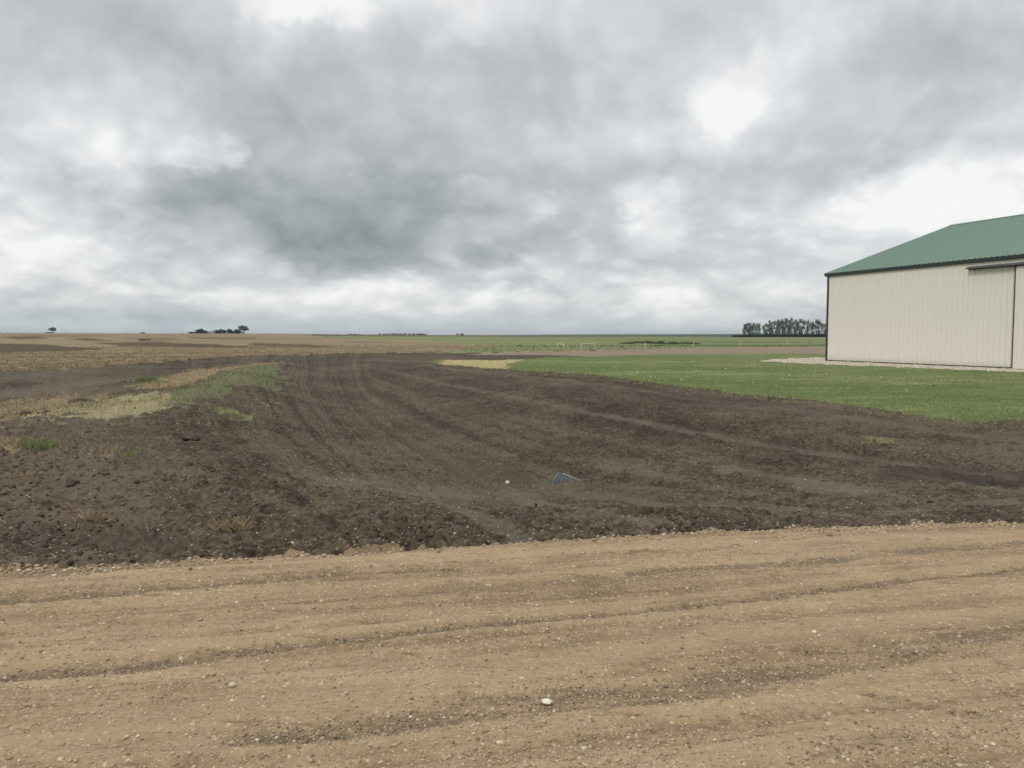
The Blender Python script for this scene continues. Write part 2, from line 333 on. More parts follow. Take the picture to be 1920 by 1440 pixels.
# ------------------------------------------------------------------ mesh helpers
def mesh_np(name, V_, F_, mat, attrs=None, smooth=True, parent=None, link=True):
    """V (n,3); F (m,k) or list of such arrays with the same k"""
    me = bpy.data.meshes.new(name); n, m, k = len(V_), len(F_), F_.shape[1]
    me.vertices.add(n); me.vertices.foreach_set('co', np.ascontiguousarray(V_, dtype=np.float32).ravel())
    me.loops.add(m * k); me.loops.foreach_set('vertex_index', np.ascontiguousarray(F_, dtype=np.int32).ravel())
    me.polygons.add(m); me.polygons.foreach_set('loop_start', np.arange(0, m * k, k, dtype=np.int32)); me.polygons.foreach_set('loop_total', np.full(m, k, dtype=np.int32))
    me.update(calc_edges=True)
    if smooth: me.polygons.foreach_set('use_smooth', np.ones(m, dtype=bool))
    for kk, vv in (attrs or {}).items():
        a = me.attributes.new(kk, 'FLOAT', 'POINT'); a.data.foreach_set('value', np.ascontiguousarray(vv, dtype=np.float32))
    me.materials.append(mat)
    if not link: return me
    o = bpy.data.objects.new(name, me); COL.objects.link(o); o.parent = parent
    return o
def tag(o, label=None, cat=None, group=None, kind=None):
    if label: o['label'] = label
    if cat: o['category'] = cat
    if group: o['group'] = group
    if kind: o['kind'] = kind
    return o
def empty(name, loc, label, cat, group=None, rz=0):
    o = bpy.data.objects.new(name, None); COL.objects.link(o); o.location = loc; o.rotation_euler.z = rz
    return tag(o, label, cat, group)
class MB:
    def __init__(s): s.v = []; s.f = []
    def add(s, vs, fs):
        n = len(s.v); s.v += [tuple(map(float, p)) for p in vs]; s.f += [tuple(i + n for i in f) for f in fs]
    def box(s, c, sz, fr=None):
        """fr: (ex, ey, ez) axes"""
        ex, ey, ez = fr or (Vector((1, 0, 0)), Vector((0, 1, 0)), Vector((0, 0, 1)))
        c = Vector(c); vs = []
        for a in (-.5, .5):
            for b2 in (-.5, .5):
                for d in (-.5, .5): vs.append(c + ex * (a * sz[0]) + ey * (b2 * sz[1]) + ez * (d * sz[2]))
        s.add(vs, [(0, 1, 3, 2), (4, 6, 7, 5), (0, 4, 5, 1), (2, 3, 7, 6), (0, 2, 6, 4), (1, 5, 7, 3)])
    def tube(s, pts, rad, n=8, cap=True):
        pts = [Vector(p) for p in pts]; base = len(s.v)
        for i, p in enumerate(pts):
            t = (pts[min(i + 1, len(pts) - 1)] - pts[max(i - 1, 0)]).normalized()
            a = t.orthogonal().normalized() if abs(t.z) > .95 else t.cross(Vector((0, 0, 1))).normalized()
            b2 = t.cross(a); r = rad[i] if isinstance(rad, (list, tuple)) else rad
            for k in range(n):
                th = 2 * math.pi * k / n; s.v.append(tuple(p + a * math.cos(th) * r + b2 * math.sin(th) * r))
        for i in range(len(pts) - 1):
            for k in range(n):
                s.f.append((base + i * n + k, base + i * n + (k + 1) % n, base + (i + 1) * n + (k + 1) % n, base + (i + 1) * n + k))
        if cap:
            s.f.append(tuple(base + k for k in reversed(range(n)))); s.f.append(tuple(base + (len(pts) - 1) * n + k for k in range(n)))
    def build(s, name, mat, parent=None, smooth=False):
        me = bpy.data.meshes.new(name); me.from_pydata(s.v, [], s.f); me.update(); me.materials.append(mat)
        if smooth: me.polygons.foreach_set('use_smooth', np.ones(len(me.polygons), dtype=bool))
        o = bpy.data.objects.new(name, me); COL.objects.link(o); o.parent = parent; return o

# ------------------------------------------------------------------ materials
def newmat(name):
    m = bpy.data.materials.new(name); m.use_nodes = True; q = G(m.node_tree)
    q.bsdf = q.node('ShaderNodeBsdfPrincipled'); q.out = q.node('ShaderNodeOutputMaterial'); q.l.new(q.bsdf.outputs[0], q.out.inputs[0])
    q.pos = q.node('ShaderNodeTexCoord').outputs['Object']
    return m, q
def fin(q, col, rough=.95, spec=.15, bump=None, bs=.3, bd=.02, metal=0):
    q.put(q.bsdf.inputs['Base Color'], (*col, 1) if isinstance(col, tuple) and len(col) == 3 else col)
    q.put(q.bsdf.inputs['Roughness'], rough); q.bsdf.inputs['Specular IOR Level'].default_value = spec; q.bsdf.inputs['Metallic'].default_value = metal
    if bump is not None:
        b_ = q.node('ShaderNodeBump', {'Strength': bs, 'Distance': bd, 'Height': bump}); q.l.new(b_.outputs[0], q.bsdf.inputs['Normal'])
def attr(q, nm):
    a = q.node('ShaderNodeAttribute'); a.attribute_name = nm; return a.outputs['Fac']

def soil_mat():
    m, q = newmat('soil')
    n0 = q.noise(q.pos, .35, 4, .55); n1_ = q.noise(q.pos, 2.2, 5, .6); n2_ = q.noise(q.pos, 14, 5, .65); n3 = q.noise(q.pos, 70, 3, .6)
    f = q.m('MULTIPLY_ADD', n1_, .4, q.m('MULTIPLY', n0, .35))
    f = q.m('MULTIPLY_ADD', n2_, 1.0, f); f = q.m('MULTIPLY_ADD', attr(q, 'streak'), .085, f)
    c = q.ramp(f, [(.71, (.034, .0255, .018)), (.86, (.077, .058, .0405)), (1.02, (.128, .100, .071))])
    c = q.mix(q.m('MULTIPLY', attr(q, 'lt'), .9), c, q.mix(n2_, (.100, .081, .060), (.172, .142, .108)))
    c = q.mix(q.m('MULTIPLY', attr(q, 'ol'), .75), c, q.mix(n2_, (.080, .066, .038), (.165, .138, .083)))
    c = q.mix(q.m('MULTIPLY', attr(q, 'dk'), .70), c, (.038, .031, .028))
    # crumbs of straw and pale grit
    sp = q.remap(q.noise(q.pos, 26, 4, .75), .62, .70); c = q.mix(q.m('MULTIPLY', sp, .5), c, (.26, .21, .14))
    dk = q.remap(q.noise(q.pos, 8, 6, .8), .565, .66); c = q.mix(q.m('MULTIPLY', dk, .62), c, (.030, .024, .019))
    sn = q.noise(q.pos, 5, 6, .72)
    for nm, ca, cb in (('straw', (.17, .115, .06), (.40, .31, .17)), ('pale', (.22, .19, .10), (.42, .37, .21)), ('green', (.095, .098, .050), (.19, .20, .10)), ('yell', (.13, .14, .05), (.30, .31, .13))):
        a = attr(q, nm); mk = q.remap(q.m('ADD', a, q.m('MULTIPLY_ADD', sn, 2.2, -1.1)), .20, .75)
        c = q.mix(q.m('MULTIPLY', q.m('MULTIPLY', mk, .78), q.m('MINIMUM', q.m('MULTIPLY', a, 2.), 1.)), c, q.mix(n2_, ca, cb))
    fin(q, c, .95, .12, q.m('MULTIPLY_ADD', n3, .35, n2_), .7, .03); return m
def road_mat(nm, near=True):
    m, q = newmat(nm)
    mp = q.node('ShaderNodeMapping', {0: q.pos, 'Rotation': (0, 0, -math.radians(12)), 'Scale': (.22, 1.5, 1)}).outputs[0]
    n0 = q.noise(mp, 1.0, 5, .6); n1_ = q.noise(q.pos, 3, 5, .62); n2_ = q.noise(q.pos, 26, 5, .65); n3 = q.noise(q.pos, 120, 3, .6)
    f = q.m('MULTIPLY_ADD', n1_, .5, q.m('MULTIPLY', n0, .6)); f = q.m('MULTIPLY_ADD', n2_, .5, f)
    c = q.ramp(f, [(.62, (.170, .116, .067)), (.78, (.285, .200, .117)), (.94, (.372, .270, .165))])
    if near:
        c = q.mix(q.m('MULTIPLY', q.m('MAXIMUM', attr(q, 'streak'), 0.), .5), c, (.375, .275, .168)); c = q.mix(q.m('MULTIPLY', q.remap(attr(q, 'streak'), -.15, -.8), .5), c, (.165, .120, .075))
        c = q.mix(q.m('MULTIPLY', attr(q, 'lt'), .65), c, q.mix(n2_, (.325, .230, .135), (.40, .292, .178)))
        dn = q.noise(mp, 6, 8, .82)
        mk = q.remap(q.m('ADD', attr(q, 'dk'), q.m('MULTIPLY_ADD', dn, 3.0, -1.5)), .35, .95)
        c = q.mix(q.m('MULTIPLY', mk, .82), c, q.mix(n2_, (.088, .066, .040), (.21, .160, .102)))
        dp = q.remap(q.noise(mp, 5.5, 8, .80), .555, .66); c = q.mix(q.m('MULTIPLY', dp, .62), c, (.120, .084, .052))
        d3_ = q.remap(q.noise(mp, 17, 6, .8), .56, .66); c = q.mix(q.m('MULTIPLY', d3_, .6), c, (.135, .092, .056))
    # embedded stones
    for sc, th, am in ((38, .30, .75), (85, .34, .6), (20, .16, .7)):
        vo = q.node('ShaderNodeTexVoronoi', {'Scale': sc}); wp = q.v('ADD', q.pos, q.v('SCALE', q.noise(q.pos, sc, 2, .5, out=1), scale=.35 / sc)); q.l.new(wp, vo.inputs['Vector'])
        sp = q.node('ShaderNodeSeparateColor', (vo.outputs['Color'],)).outputs
        size = q.m('MULTIPLY', sp[0], th * 1.6)
        s = q.m('MULTIPLY', q.remap(vo.outputs['Distance'], size, q.m('MULTIPLY', size, .7)), q.m('GREATER_THAN', sp[1], .58))
        c = q.mix(q.m('MULTIPLY', s, am), c, q.mix(sp[2], (.33, .25, .165), (.60, .50, .36)))
    fin(q, c, .92, .15, q.m('MULTIPLY_ADD', n3, .35, n2_), .6, .015); return m
def grass_mat(nm, c1, c2, c3, sc=1., straw=False, bump=.5):
    m, q = newmat(nm)
    mp = q.node('ShaderNodeMapping', {0: q.pos, 'Rotation': (0, 0, .25), 'Scale': (.35, 1, 1)}).outputs[0]
    n0 = q.noise(mp, .12 * sc, 4, .6); n1_ = q.noise(mp, 1.1 * sc, 5, .65); n2_ = q.noise(q.pos, 12 * sc, 5, .7)
    f = q.m('MULTIPLY_ADD', n1_, .6, q.m('MULTIPLY', n0, .7)); f = q.m('MULTIPLY_ADD', n2_, .5, f)
    c = q.ramp(f, [(.60, c1), (.90, c2), (1.18, c3)])
    if straw:
        c = q.mix(attr(q, 'straw'), c, q.mix(n2_, (.30, .24, .11), (.46, .40, .21)))
    fin(q, c, .95, .1, n2_, bump, .04); return m
def stub_mat():
    m, q = newmat('stubble')
    mp = q.node('ShaderNodeMapping', {0: q.pos, 'Rotation': (0, 0, -.35), 'Scale': (.12, .9, 1)}).outputs[0]
    n0 = q.noise(mp, .10, 5, .6); n1_ = q.noise(mp, .9, 6, .7); n2_ = q.noise(q.pos, 6, 5, .75)
    f = q.m('MULTIPLY_ADD', n1_, .6, q.m('MULTIPLY', n0, .7)); f = q.m('MULTIPLY_ADD', n2_, .55, f)
    c = q.ramp(f, [(.62, (.120, .088, .049)), (.90, (.195, .146, .086)), (1.15, (.285, .220, .135))])
    c = q.mix(q.m('MINIMUM', q.m('MULTIPLY', attr(q, 'dk'), 1.2), .95), c, q.mix(n1_, (.060, .042, .026), (.100, .071, .042)))
    fin(q, c, .95, .1, n2_, .6, .06); return m
def far_mat():
    m, q = newmat('distant_field')
    se = q.node('ShaderNodeSeparateXYZ', (q.pos,)).outputs
    az_ = q.m('ARCTAN2', se[0], se[1])
    L_ = q.v('LENGTH', q.pos)
    n = q.noise(q.pos, .0015, 4, .6); nn = q.noise(q.pos, .02, 4, .6)
    tan = q.mix(nn, (.13, .11, .085), (.22, .18, .13)); drk = q.mix(nn, (.018, .040, .020), (.035, .066, .034))
    right = q.m('MULTIPLY', q.m('GREATER_THAN', q.m('ADD', L_, q.m('MULTIPLY', n, 150.)), q.remap(az_, .0, .30, 1450, 690, False)), q.remap(az_, -.03, .0))
    c = q.mix(right, tan, drk)
    fin(q, c, .95, .1); return m
M_soil = soil_mat(); M_road = road_mat('gravel_surface'); M_track = None
M_lawn = grass_mat('mown_grass', (.085, .114, .038), (.125, .156, .056), (.20, .217, .094), 1., True)
def pasture_mat():
    m, q = newmat('pasture_grass'); n2_ = q.noise(q.pos, 3, 5, .7); n1_ = q.noise(q.pos, .25, 5, .65)
    mp = q.node('ShaderNodeMapping', {0: q.pos, 'Rotation': (0, 0, .12), 'Scale': (.012, .07, 1)}).outputs[0]; n0 = q.noise(mp, 1., 6, .7)
    c = q.ramp(q.m('MULTIPLY_ADD', n1_, .5, q.m('MULTIPLY_ADD', n2_, .25, q.m('MULTIPLY', n0, 1.35))), [(.82, (.040, .068, .022)), (1.0, (.082, .122, .040)), (1.12, (.110, .150, .050)), (1.30, (.18, .195, .085))])
    fin(q, c, .95, .1, n2_, .5, .04); return m
M_past = pasture_mat()
M_stub = stub_mat(); M_far = far_mat()
def track_mat():
    m, q = newmat('track_gravel')
    n0 = q.noise(q.pos, .6, 5, .6); n1_ = q.noise(q.pos, 7, 5, .7)
    c = q.ramp(q.m('MULTIPLY_ADD', n1_, .5, q.m('MULTIPLY', n0, .5)), [(.30, (.15, .110, .078)), (.5, (.225, .172, .122)), (.7, (.31, .25, .18))])
    c = q.mix(q.m('MULTIPLY', attr(q, 'dk'), .9), c, (.075, .062, .055))
    fin(q, c, .95, .1, n1_, .5, .03); return m
def pad_mat():
    m, q = newmat('pad_pebbles')
    vo = q.node('ShaderNodeTexVoronoi', {'Scale': 11.}); q.l.new(q.pos, vo.inputs['Vector'])
    sp = q.node('ShaderNodeSeparateColor', (vo.outputs['Color'],)).outputs
    n0 = q.noise(q.pos, 1.2, 4, .6)
    c = q.ramp(q.m('MULTIPLY_ADD', sp[0], .6, q.m('MULTIPLY', n0, .4)), [(.1, (.26, .21, .15)), (.45, (.48, .42, .33)), (.8, (.66, .60, .50))])
    c = q.mix(q.remap(n0, .62, .75), c, (.25, .17, .12))
    h = q.m('SUBTRACT', 1., vo.outputs['Distance'])
    fin(q, c, .9, .15, h, .8, .04); return m
M_track = track_mat(); M_pad = pad_mat()

# ------------------------------------------------------------------ the ground: one sheet to the horizon, cut where the surface changes
a1 = np.arange(-36, 36.001, .07); a2 = np.arange(36.4, 60, .5); a3 = np.arange(61, 180, 3.)
AZ = np.radians(np.concatenate([-a3[::-1], -a2[::-1], a1, a2, a3]))
ys = np.arange(CH * 800 / 2.5, CH * 800 / 220., -.72)
R = np.concatenate([np.geomspace(.3, 2.4, 12), CH * 800 / ys, np.geomspace(222, 12000, 170)])
AA, RR = np.meshgrid(AZ, R); XX = (RR * np.sin(AA)).ravel(); YY = (RR * np.cos(AA)).ravel()
nR, nA = RR.shape
reg = region(XX, YY); MK = marks(XX, YY); ZZ = H(XX, YY); DD = np.hypot(XX, YY)
is_ = lambda k: reg == REG[k]
# relief of each surface
soil_rough = (1 - .80 * np.clip(MK['lt_soil'] * 1.5, 0, 1)) * (1 - .45 * np.clip(MK['ol_soil'], 0, 1))
lump = sstep(-1, 3.5, -(XX + 2.2)) * sstep(-3, 0, -(YY - 10.5))
clod = np.abs(fbm(XX, YY, 2.6, 5, 91, .62)) * 2
clod2 = np.abs(fbm(XX, YY, 7.5, 3, 93, .6)) * 2
ca_, sa_ = math.cos(.30), math.sin(.30)
cleat = fbm((XX * ca_ - YY * sa_) * .35, (XX * sa_ + YY * ca_), 3.2, 3, 99, .55)      # marks of the grader and cleats, along the ditch
patch = sstep(-.12, .22, fbm(XX, YY, .45, 3, 95))
groove = sstep(-2.5, -1.2, -(XX + 0.3)) * sstep(-9.2, -7.5, -YY) * sstep(-.1, .15, fbm(XX, YY, .5, 2, 97))
fine = rng.random(len(XX)) - .5
zd = soil_rough * ((.034 + .030 * patch) * (clod - .35) + .030 * (clod2 - .35) + .014 * cleat + .022 * fine * sstep(9, 20, DD) + .022 * lump * (1 - .7 * groove) * np.maximum(clod - .25, 0))
zd = zd - groove * .055 * np.maximum(np.sin((YY - .12 * XX + .25 * fbm(XX, YY, .8, 3, 98)) * 26), 0) ** 2
_mx, _my = land(1078, 915); zd = zd + .17 * np.exp(-(((XX - _mx) / .34) ** 2 + ((YY - _my) / .26) ** 2))
zd = zd - .03 * MK['lt_soil'] * soil_rough + fbm(XX, YY, .6, 2, 12) * .03
zd = zd + .022 * MK['streak'] * (DD < 60)
ZZ = ZZ + np.where(is_('soil'), zd, 0)
dk, lt = MK['dk_road'], MK['lt_road']
ang = math.radians(12); xr = XX * math.cos(ang) + YY * math.sin(ang); yr = -XX * math.sin(ang) + YY * math.cos(ang)
rz = .010 * fbm(xr * .25, yr, 3.5, 4, 21, .6) * 2 + (.006 + .010 * dk) * (np.abs(fbm(XX, YY, 12, 4, 23, .65)) * 2 - .3) * (1 - .7 * lt) - .018 * dk + .006 * lt
rz = rz + .010 * np.exp(-(np.sin(yr * 7 + fbm(xr * .3, yr, 1, 2, 8) * 3) ** 2) * 6) * (fbm(xr * .4, yr, 1.3, 3, 66) > 0)
rz = rz + .011 * MK['rstreak'] * (DD < 30)
ZZ = ZZ + np.where(is_('gravel_road'), rz, 0)
ZZ = ZZ + np.where(is_('lawn'), .05 + .03 * fbm(XX, YY, 4, 4, 71, .6) + .05 * fbm(XX, YY, .5, 2, 72), 0)
ZZ = ZZ + np.where(is_('pasture'), .06 + .03 * fbm(XX, YY, .12, 2, 73), 0)
ZZ = ZZ + np.where(is_('stubble_field'), .06 + .10 * fbm(XX, YY, 1.5, 4, 74, .65), 0)
ZZ = ZZ + np.where(is_('gravel_pad'), .04 + .03 * fbm(XX, YY, 6, 3, 75), 0)
VV = np.stack([XX, YY, ZZ], 1)
i0 = (np.arange(nR - 1)[:, None] * nA + np.arange(nA)[None, :]).ravel()
jn = np.tile(np.concatenate([np.arange(1, nA), [0]]), nR - 1) + np.repeat(np.arange(nR - 1) * nA, nA)
FQ = np.stack([i0, i0 + nA, jn + nA, jn], 1)[:, ::-1]
fr_ = reg[FQ[:, 0]]
attrs_of = {'gravel_road': {'dk': MK['dk_road'], 'lt': MK['lt_road'], 'streak': MK['rstreak']},
            'soil': {'streak': MK['streak'], 'lt': MK['lt_soil'], 'dk': MK['dk_soil'], 'ol': MK['ol_soil'], 'green': MK['green'], 'pale': MK['pale'], 'straw': MK['straw'], 'yell': MK['yell']},
            'lawn': {'straw': MK['straw_lawn']}, 'farm_track': {'dk': MK['dk_soil']}, 'stubble_field': {'dk': MK['dk_stub']}}
mats_of = {'gravel_road': M_road, 'soil': M_soil, 'lawn': M_lawn, 'pasture': M_past, 'farm_track': M_track, 'stubble_field': M_stub, 'gravel_pad': M_pad, 'distant_field': M_far}
land_label = {'gravel_road': 'tan gravel road with wheel ruts across the foreground', 'soil': 'bare dark graded soil of the ditch', 'lawn': 'mown green lawn in front of the shed', 'pasture': 'rough green pasture beyond the far track',
              'farm_track': 'pinkish gravel track curving behind the lawn', 'stubble_field': 'tan stubble field on the left', 'gravel_pad': 'pale pebble strip along the foot of the shed', 'distant_field': 'distant brown and dark green fields on the horizon'}
for nm, rid in REG.items():
    F_ = FQ[fr_ == rid]
    if len(F_) == 0: continue
    used, inv = np.unique(F_.ravel(), return_inverse=True)
    o = mesh_np(nm, VV[used], inv.reshape(-1, 4), mats_of[nm], {k: v[used] for k, v in attrs_of.get(nm, {}).items()})
    tag(o, land_label[nm], None, None, 'structure')
# patch under the station point
n0_ = nA; cen = np.vstack([VV[:nA], [[0, 0, 0]]])
tri = np.stack([np.arange(nA), np.roll(np.arange(nA), -1), np.full(nA, nA)], 1)[:, ::-1]
tag(mesh_np('gravel_road', cen, tri, M_road, {'dk': np.zeros(nA + 1), 'lt': np.zeros(nA + 1), 'streak': np.zeros(nA + 1)}), 'small disc of gravel road under the viewpoint', None, None, 'structure')

# ------------------------------------------------------------------ scattered small stuff
def ground_z(x, y):
    """height of the finished sheet, by nearest ring and bearing"""
    az = np.arctan2(x, y); r = np.hypot(x, y)
    ia = np.interp(az, AZ, np.arange(nA)); ir = np.interp(r, R, np.arange(nR))
    a0, r0 = np.minimum(ia.astype(int), nA - 2), np.minimum(ir.astype(int), nR - 2); ta, tr = ia - a0, ir - r0
    Zg = ZZ.reshape(nR, nA)
    return (Zg[r0, a0] * (1 - ta) + Zg[r0, a0 + 1] * ta) * (1 - tr) + (Zg[r0 + 1, a0] * (1 - ta) + Zg[r0 + 1, a0 + 1] * ta) * tr
def samp(n, rmin, rmax, p=1., azlim=36):
    """random ground points; p steers how strongly they crowd near the viewer"""
    u = rng.random(n); r = (rmin ** -p + u * (rmax ** -p - rmin ** -p)) ** (-1 / p)
    a = np.radians((rng.random(n) * 2 - 1) * azlim); return r * np.sin(a), r * np.cos(a)
def leafmat(nm, lo, hi, rough=.8):
    m, q = newmat(nm); c = q.mix(attr(q, 'rnd'), lo, hi); fin(q, c, rough, .15); return m
def blades(name, x, y, h, w, lean, mat, z=None, rnd=None):
    n = len(x); z = ground_z(x, y) if z is None else z
    th = rng.random(n) * 2 * np.pi; ph = rng.random(n) * 2 * np.pi
    dx, dy = np.cos(th) * w / 2, np.sin(th) * w / 2; lx, ly = np.cos(ph) * lean * h, np.sin(ph) * lean * h
    hh = h * np.sqrt(np.maximum(1 - np.minimum(lean, .99) ** 2, .01))
    B = np.stack([x - dx, y - dy, z - .004], 1); C_ = np.stack([x + dx, y + dy, z - .004], 1)
    Mi = np.stack([x + lx * .45 + dx * .7, y + ly * .45 + dy * .7, z + hh * .6], 1); T = np.stack([x + lx, y + ly, z + hh], 1)
    V_ = np.stack([B, C_, Mi, T], 1).reshape(-1, 3); k = np.arange(n)[:, None] * 4
    F_ = k + np.array([[0, 1, 2, 3]])
    r_ = np.repeat(rng.random(n) if rnd is None else rnd, 4)
    return mesh_np(name, V_, F_, mat, {'rnd': r_}, smooth=False)
# low-poly stone shapes
def ico():
    t = (1 + 5 ** .5) / 2
    v = np.array([(-1, t, 0), (1, t, 0), (-1, -t, 0), (1, -t, 0), (0, -1, t), (0, 1, t), (0, -1, -t), (0, 1, -t), (t, 0, -1), (t, 0, 1), (-t, 0, -1), (-t, 0, 1)], float)
    v /= np.linalg.norm(v[0])
    f = np.array([(0, 11, 5), (0, 5, 1), (0, 1, 7), (0, 7, 10), (0, 10, 11), (1, 5, 9), (5, 11, 4), (11, 10, 2), (10, 7, 6), (7, 1, 8), (3, 9, 4), (3, 4, 2), (3, 2, 6), (3, 6, 8), (3, 8, 9), (4, 9, 5), (2, 4, 11), (6, 2, 10), (8, 6, 7), (9, 8, 1)])
    return v, f
IV, IF = ico()
def ico2(sub=1):
    v, f = IV.copy(), IF.copy()
    for _ in range(sub):
        vs = list(map(tuple, v)); mid = {}; nf = []
        def mp(a, b_):
            k = (min(a, b_), max(a, b_))
            if k not in mid:
                p = np.array(vs[a]) + np.array(vs[b_]); p /= np.linalg.norm(p); vs.append(tuple(p)); mid[k] = len(vs) - 1
            return mid[k]
        for a, b_, c in f:
            ab, bc, ca = mp(a, b_), mp(b_, c), mp(c, a); nf += [(a, ab, ca), (b_, bc, ab), (c, ca, bc), (ab, bc, ca)]
        v, f = np.array(vs), np.array(nf)
    return v, f
def stones(name, x, y, s, mat, sink=.3, flatn=.6, z=None, rnd=None, jag=.18, smooth=True):
    n = len(x); z = ground_z(x, y) if z is None else z
    V_ = IV[None] * (1 + (rng.random((n, 12, 1)) - .5) * 2 * jag)
    sc = np.stack([s * (.8 + .5 * rng.random(n)), s * (.6 + .4 * rng.random(n)), s * flatn * (.7 + .5 * rng.random(n))], 1) * .5
    V_ = V_ * sc[:, None]; th = rng.random(n) * 2 * np.pi; c, s_ = np.cos(th)[:, None], np.sin(th)[:, None]
    X_ = V_[..., 0] * c - V_[..., 1] * s_ + x[:, None]; Y_ = V_[..., 0] * s_ + V_[..., 1] * c + y[:, None]; Z_ = V_[..., 2] + (z + sc[:, 2] * (1 - 2 * sink))[:, None]
    F_ = (np.arange(n)[:, None, None] * 12 + IF[None]).reshape(-1, 3)
    return mesh_np(name, np.stack([X_, Y_, Z_], 2).reshape(-1, 3), F_, mat, {'rnd': np.repeat(rng.random(n) if rnd is None else rnd, 12)}, smooth=smooth)

def stone_mat(nm, stops):
    m, q = newmat(nm); c = q.ramp(attr(q, 'rnd'), stops); n = q.noise(q.pos, 90, 3, .6); c = q.mix(.35, c, q.mix(n, (.10, .08, .06), (.6, .52, .42)), 'MULTIPLY') if False else c
    fin(q, c, .85, .25, n, .3, .004); return m
M_peb = stone_mat('pebble', [(0, (.22, .16, .10)), (.35, (.33, .245, .155)), (.75, (.40, .31, .205)), (.95, (.50, .41, .29)), (1, (.62, .54, .41))])
M_clod = stone_mat('clod', [(0, (.045, .035, .026)), (.6, (.070, .055, .041)), (1, (.104, .082, .060))])
M_crumb = stone_mat('road_crumb', [(0, (.14, .104, .07)), (.5, (.23, .17, .115)), (1, (.33, .245, .165))])
# gravel on the near road
x, y = samp(110000, 2.2, 14, 1.1); rg = region(x, y); k = rg == 0; x, y = x[k], y[k]; mk = marks(x, y)
keep = rng.random(len(x)) < (.55 + .45 * mk['dk_road'] - .35 * mk['lt_road'] + .6 * sstep(.1, .3, fbm(x, y, .7, 3, 88)) - .25 * mk['rstreak']) ; x, y = x[keep], y[keep]; mk = {a: b_[keep] for a, b_ in mk.items()}
s = .004 + .008 * rng.random(len(x)) ** 2 + .018 * rng.random(len(x)) ** 12
tag(stones('gravel', x, y, s, M_peb, .38, .6), 'loose tan and pale pebbles strewn over the near road', 'gravel', None, 'stuff')
x, y = samp(70000, 2.2, 13, 1.2); rg = region(x, y); k = rg == 0; x, y = x[k], y[k]; mk = marks(x, y)
keep = rng.random(len(x)) < (.02 + .75 * mk['dk_road']) * (1 - .8 * mk['lt_road']); x, y = x[keep], y[keep]
tag(stones('dirt_crumbs', x, y, .005 + .014 * rng.random(len(x)) ** 3, M_crumb, .35, .7, jag=.3), 'loose dirt crumbs in the ruts of the near road', 'dirt', None, 'stuff')
# stones gathered along the road shoulder
t = rng.random(3500) * (len(ROAD_EDGE) - 1); i = t.astype(int); E = np.array(ROAD_EDGE); pe = E[i] + (E[np.minimum(i + 1, len(E) - 1)] - E[i]) * (t - i)[:, None]
pe = pe[(abs(pe[:, 0]) < 8)]; pe[:, 1] -= np.abs(rng.normal(0, .10, len(pe))) - .03
tag(stones('shoulder_gravel', pe[:, 0], pe[:, 1], .010 + .03 * rng.random(len(pe)) ** 4, M_peb, .3, .7), 'pebbles gathered along the edge of the near road', 'gravel', None, 'stuff')
# clods and crumbs of soil
x, y = samp(90000, 5.2, 60, .9); rg = region(x, y); k = rg == 1; x, y = x[k], y[k]; mk = marks(x, y)
cl = sstep(-.05, .3, fbm(x, y, .8, 3, 83)); lm = sstep(-1, 3.5, -(x + 2.2)) * sstep(-3, 0, -(y - 10.5))
keep = rng.random(len(x)) < (.05 + .26 * cl + .14 * lm) * (1 - .9 * np.clip(mk['lt_soil'] * 1.5, 0, 1)) * (1 - np.clip(mk['green'], 0, .9)); x, y, lm = x[keep], y[keep], lm[keep]
s = .012 + .035 * rng.random(len(x)) ** 3 + .05 * rng.random(len(x)) ** 14 + .05 * lm * rng.random(len(x)) ** 9
tag(stones('soil_clods', x, y, s, M_clod, .42, .7, jag=.42), 'crumbled dark clods strewn over the graded ditch', 'soil clods', None, 'stuff')
# pale stones on the soil
x, y = samp(7000, 5.5, 60, .8); rg = region(x, y); k = rg == 1; x, y = x[k], y[k]
tag(stones('stone_chips', x, y, .008 + .022 * rng.random(len(x)) ** 3, M_peb, .3, .7, rnd=.5 + .5 * rng.random(len(x))), 'tiny pale stones dotted over the dark soil', 'stones', None, 'stuff')
# straw lying on the soil
M_str = leafmat('straw', (.20, .145, .085), (.46, .37, .23))
x, y = samp(60000, 5.5, 60, .8); rg = region(x, y); k = rg == 1; x, y = x[k], y[k]; mk = marks(x, y)
cl = sstep(-.02, .3, fbm(x, y, .9, 4, 84, .6))
keep = rng.random(len(x)) < (.04 + .22 * cl + .4 * mk['ol_soil'] + mk['straw'] + .6 * mk['pale']) * (1 - .85 * mk['lt_soil']); x, y = x[keep], y[keep]
tag(blades('loose_straw', x, y, .02 + .07 * rng.random(len(x)) ** 3, .004 + .00012 * np.hypot(x, y), .80 + .19 * rng.random(len(x)), M_str), 'bits of pale straw littering the dark soil', 'straw', None, 'stuff')
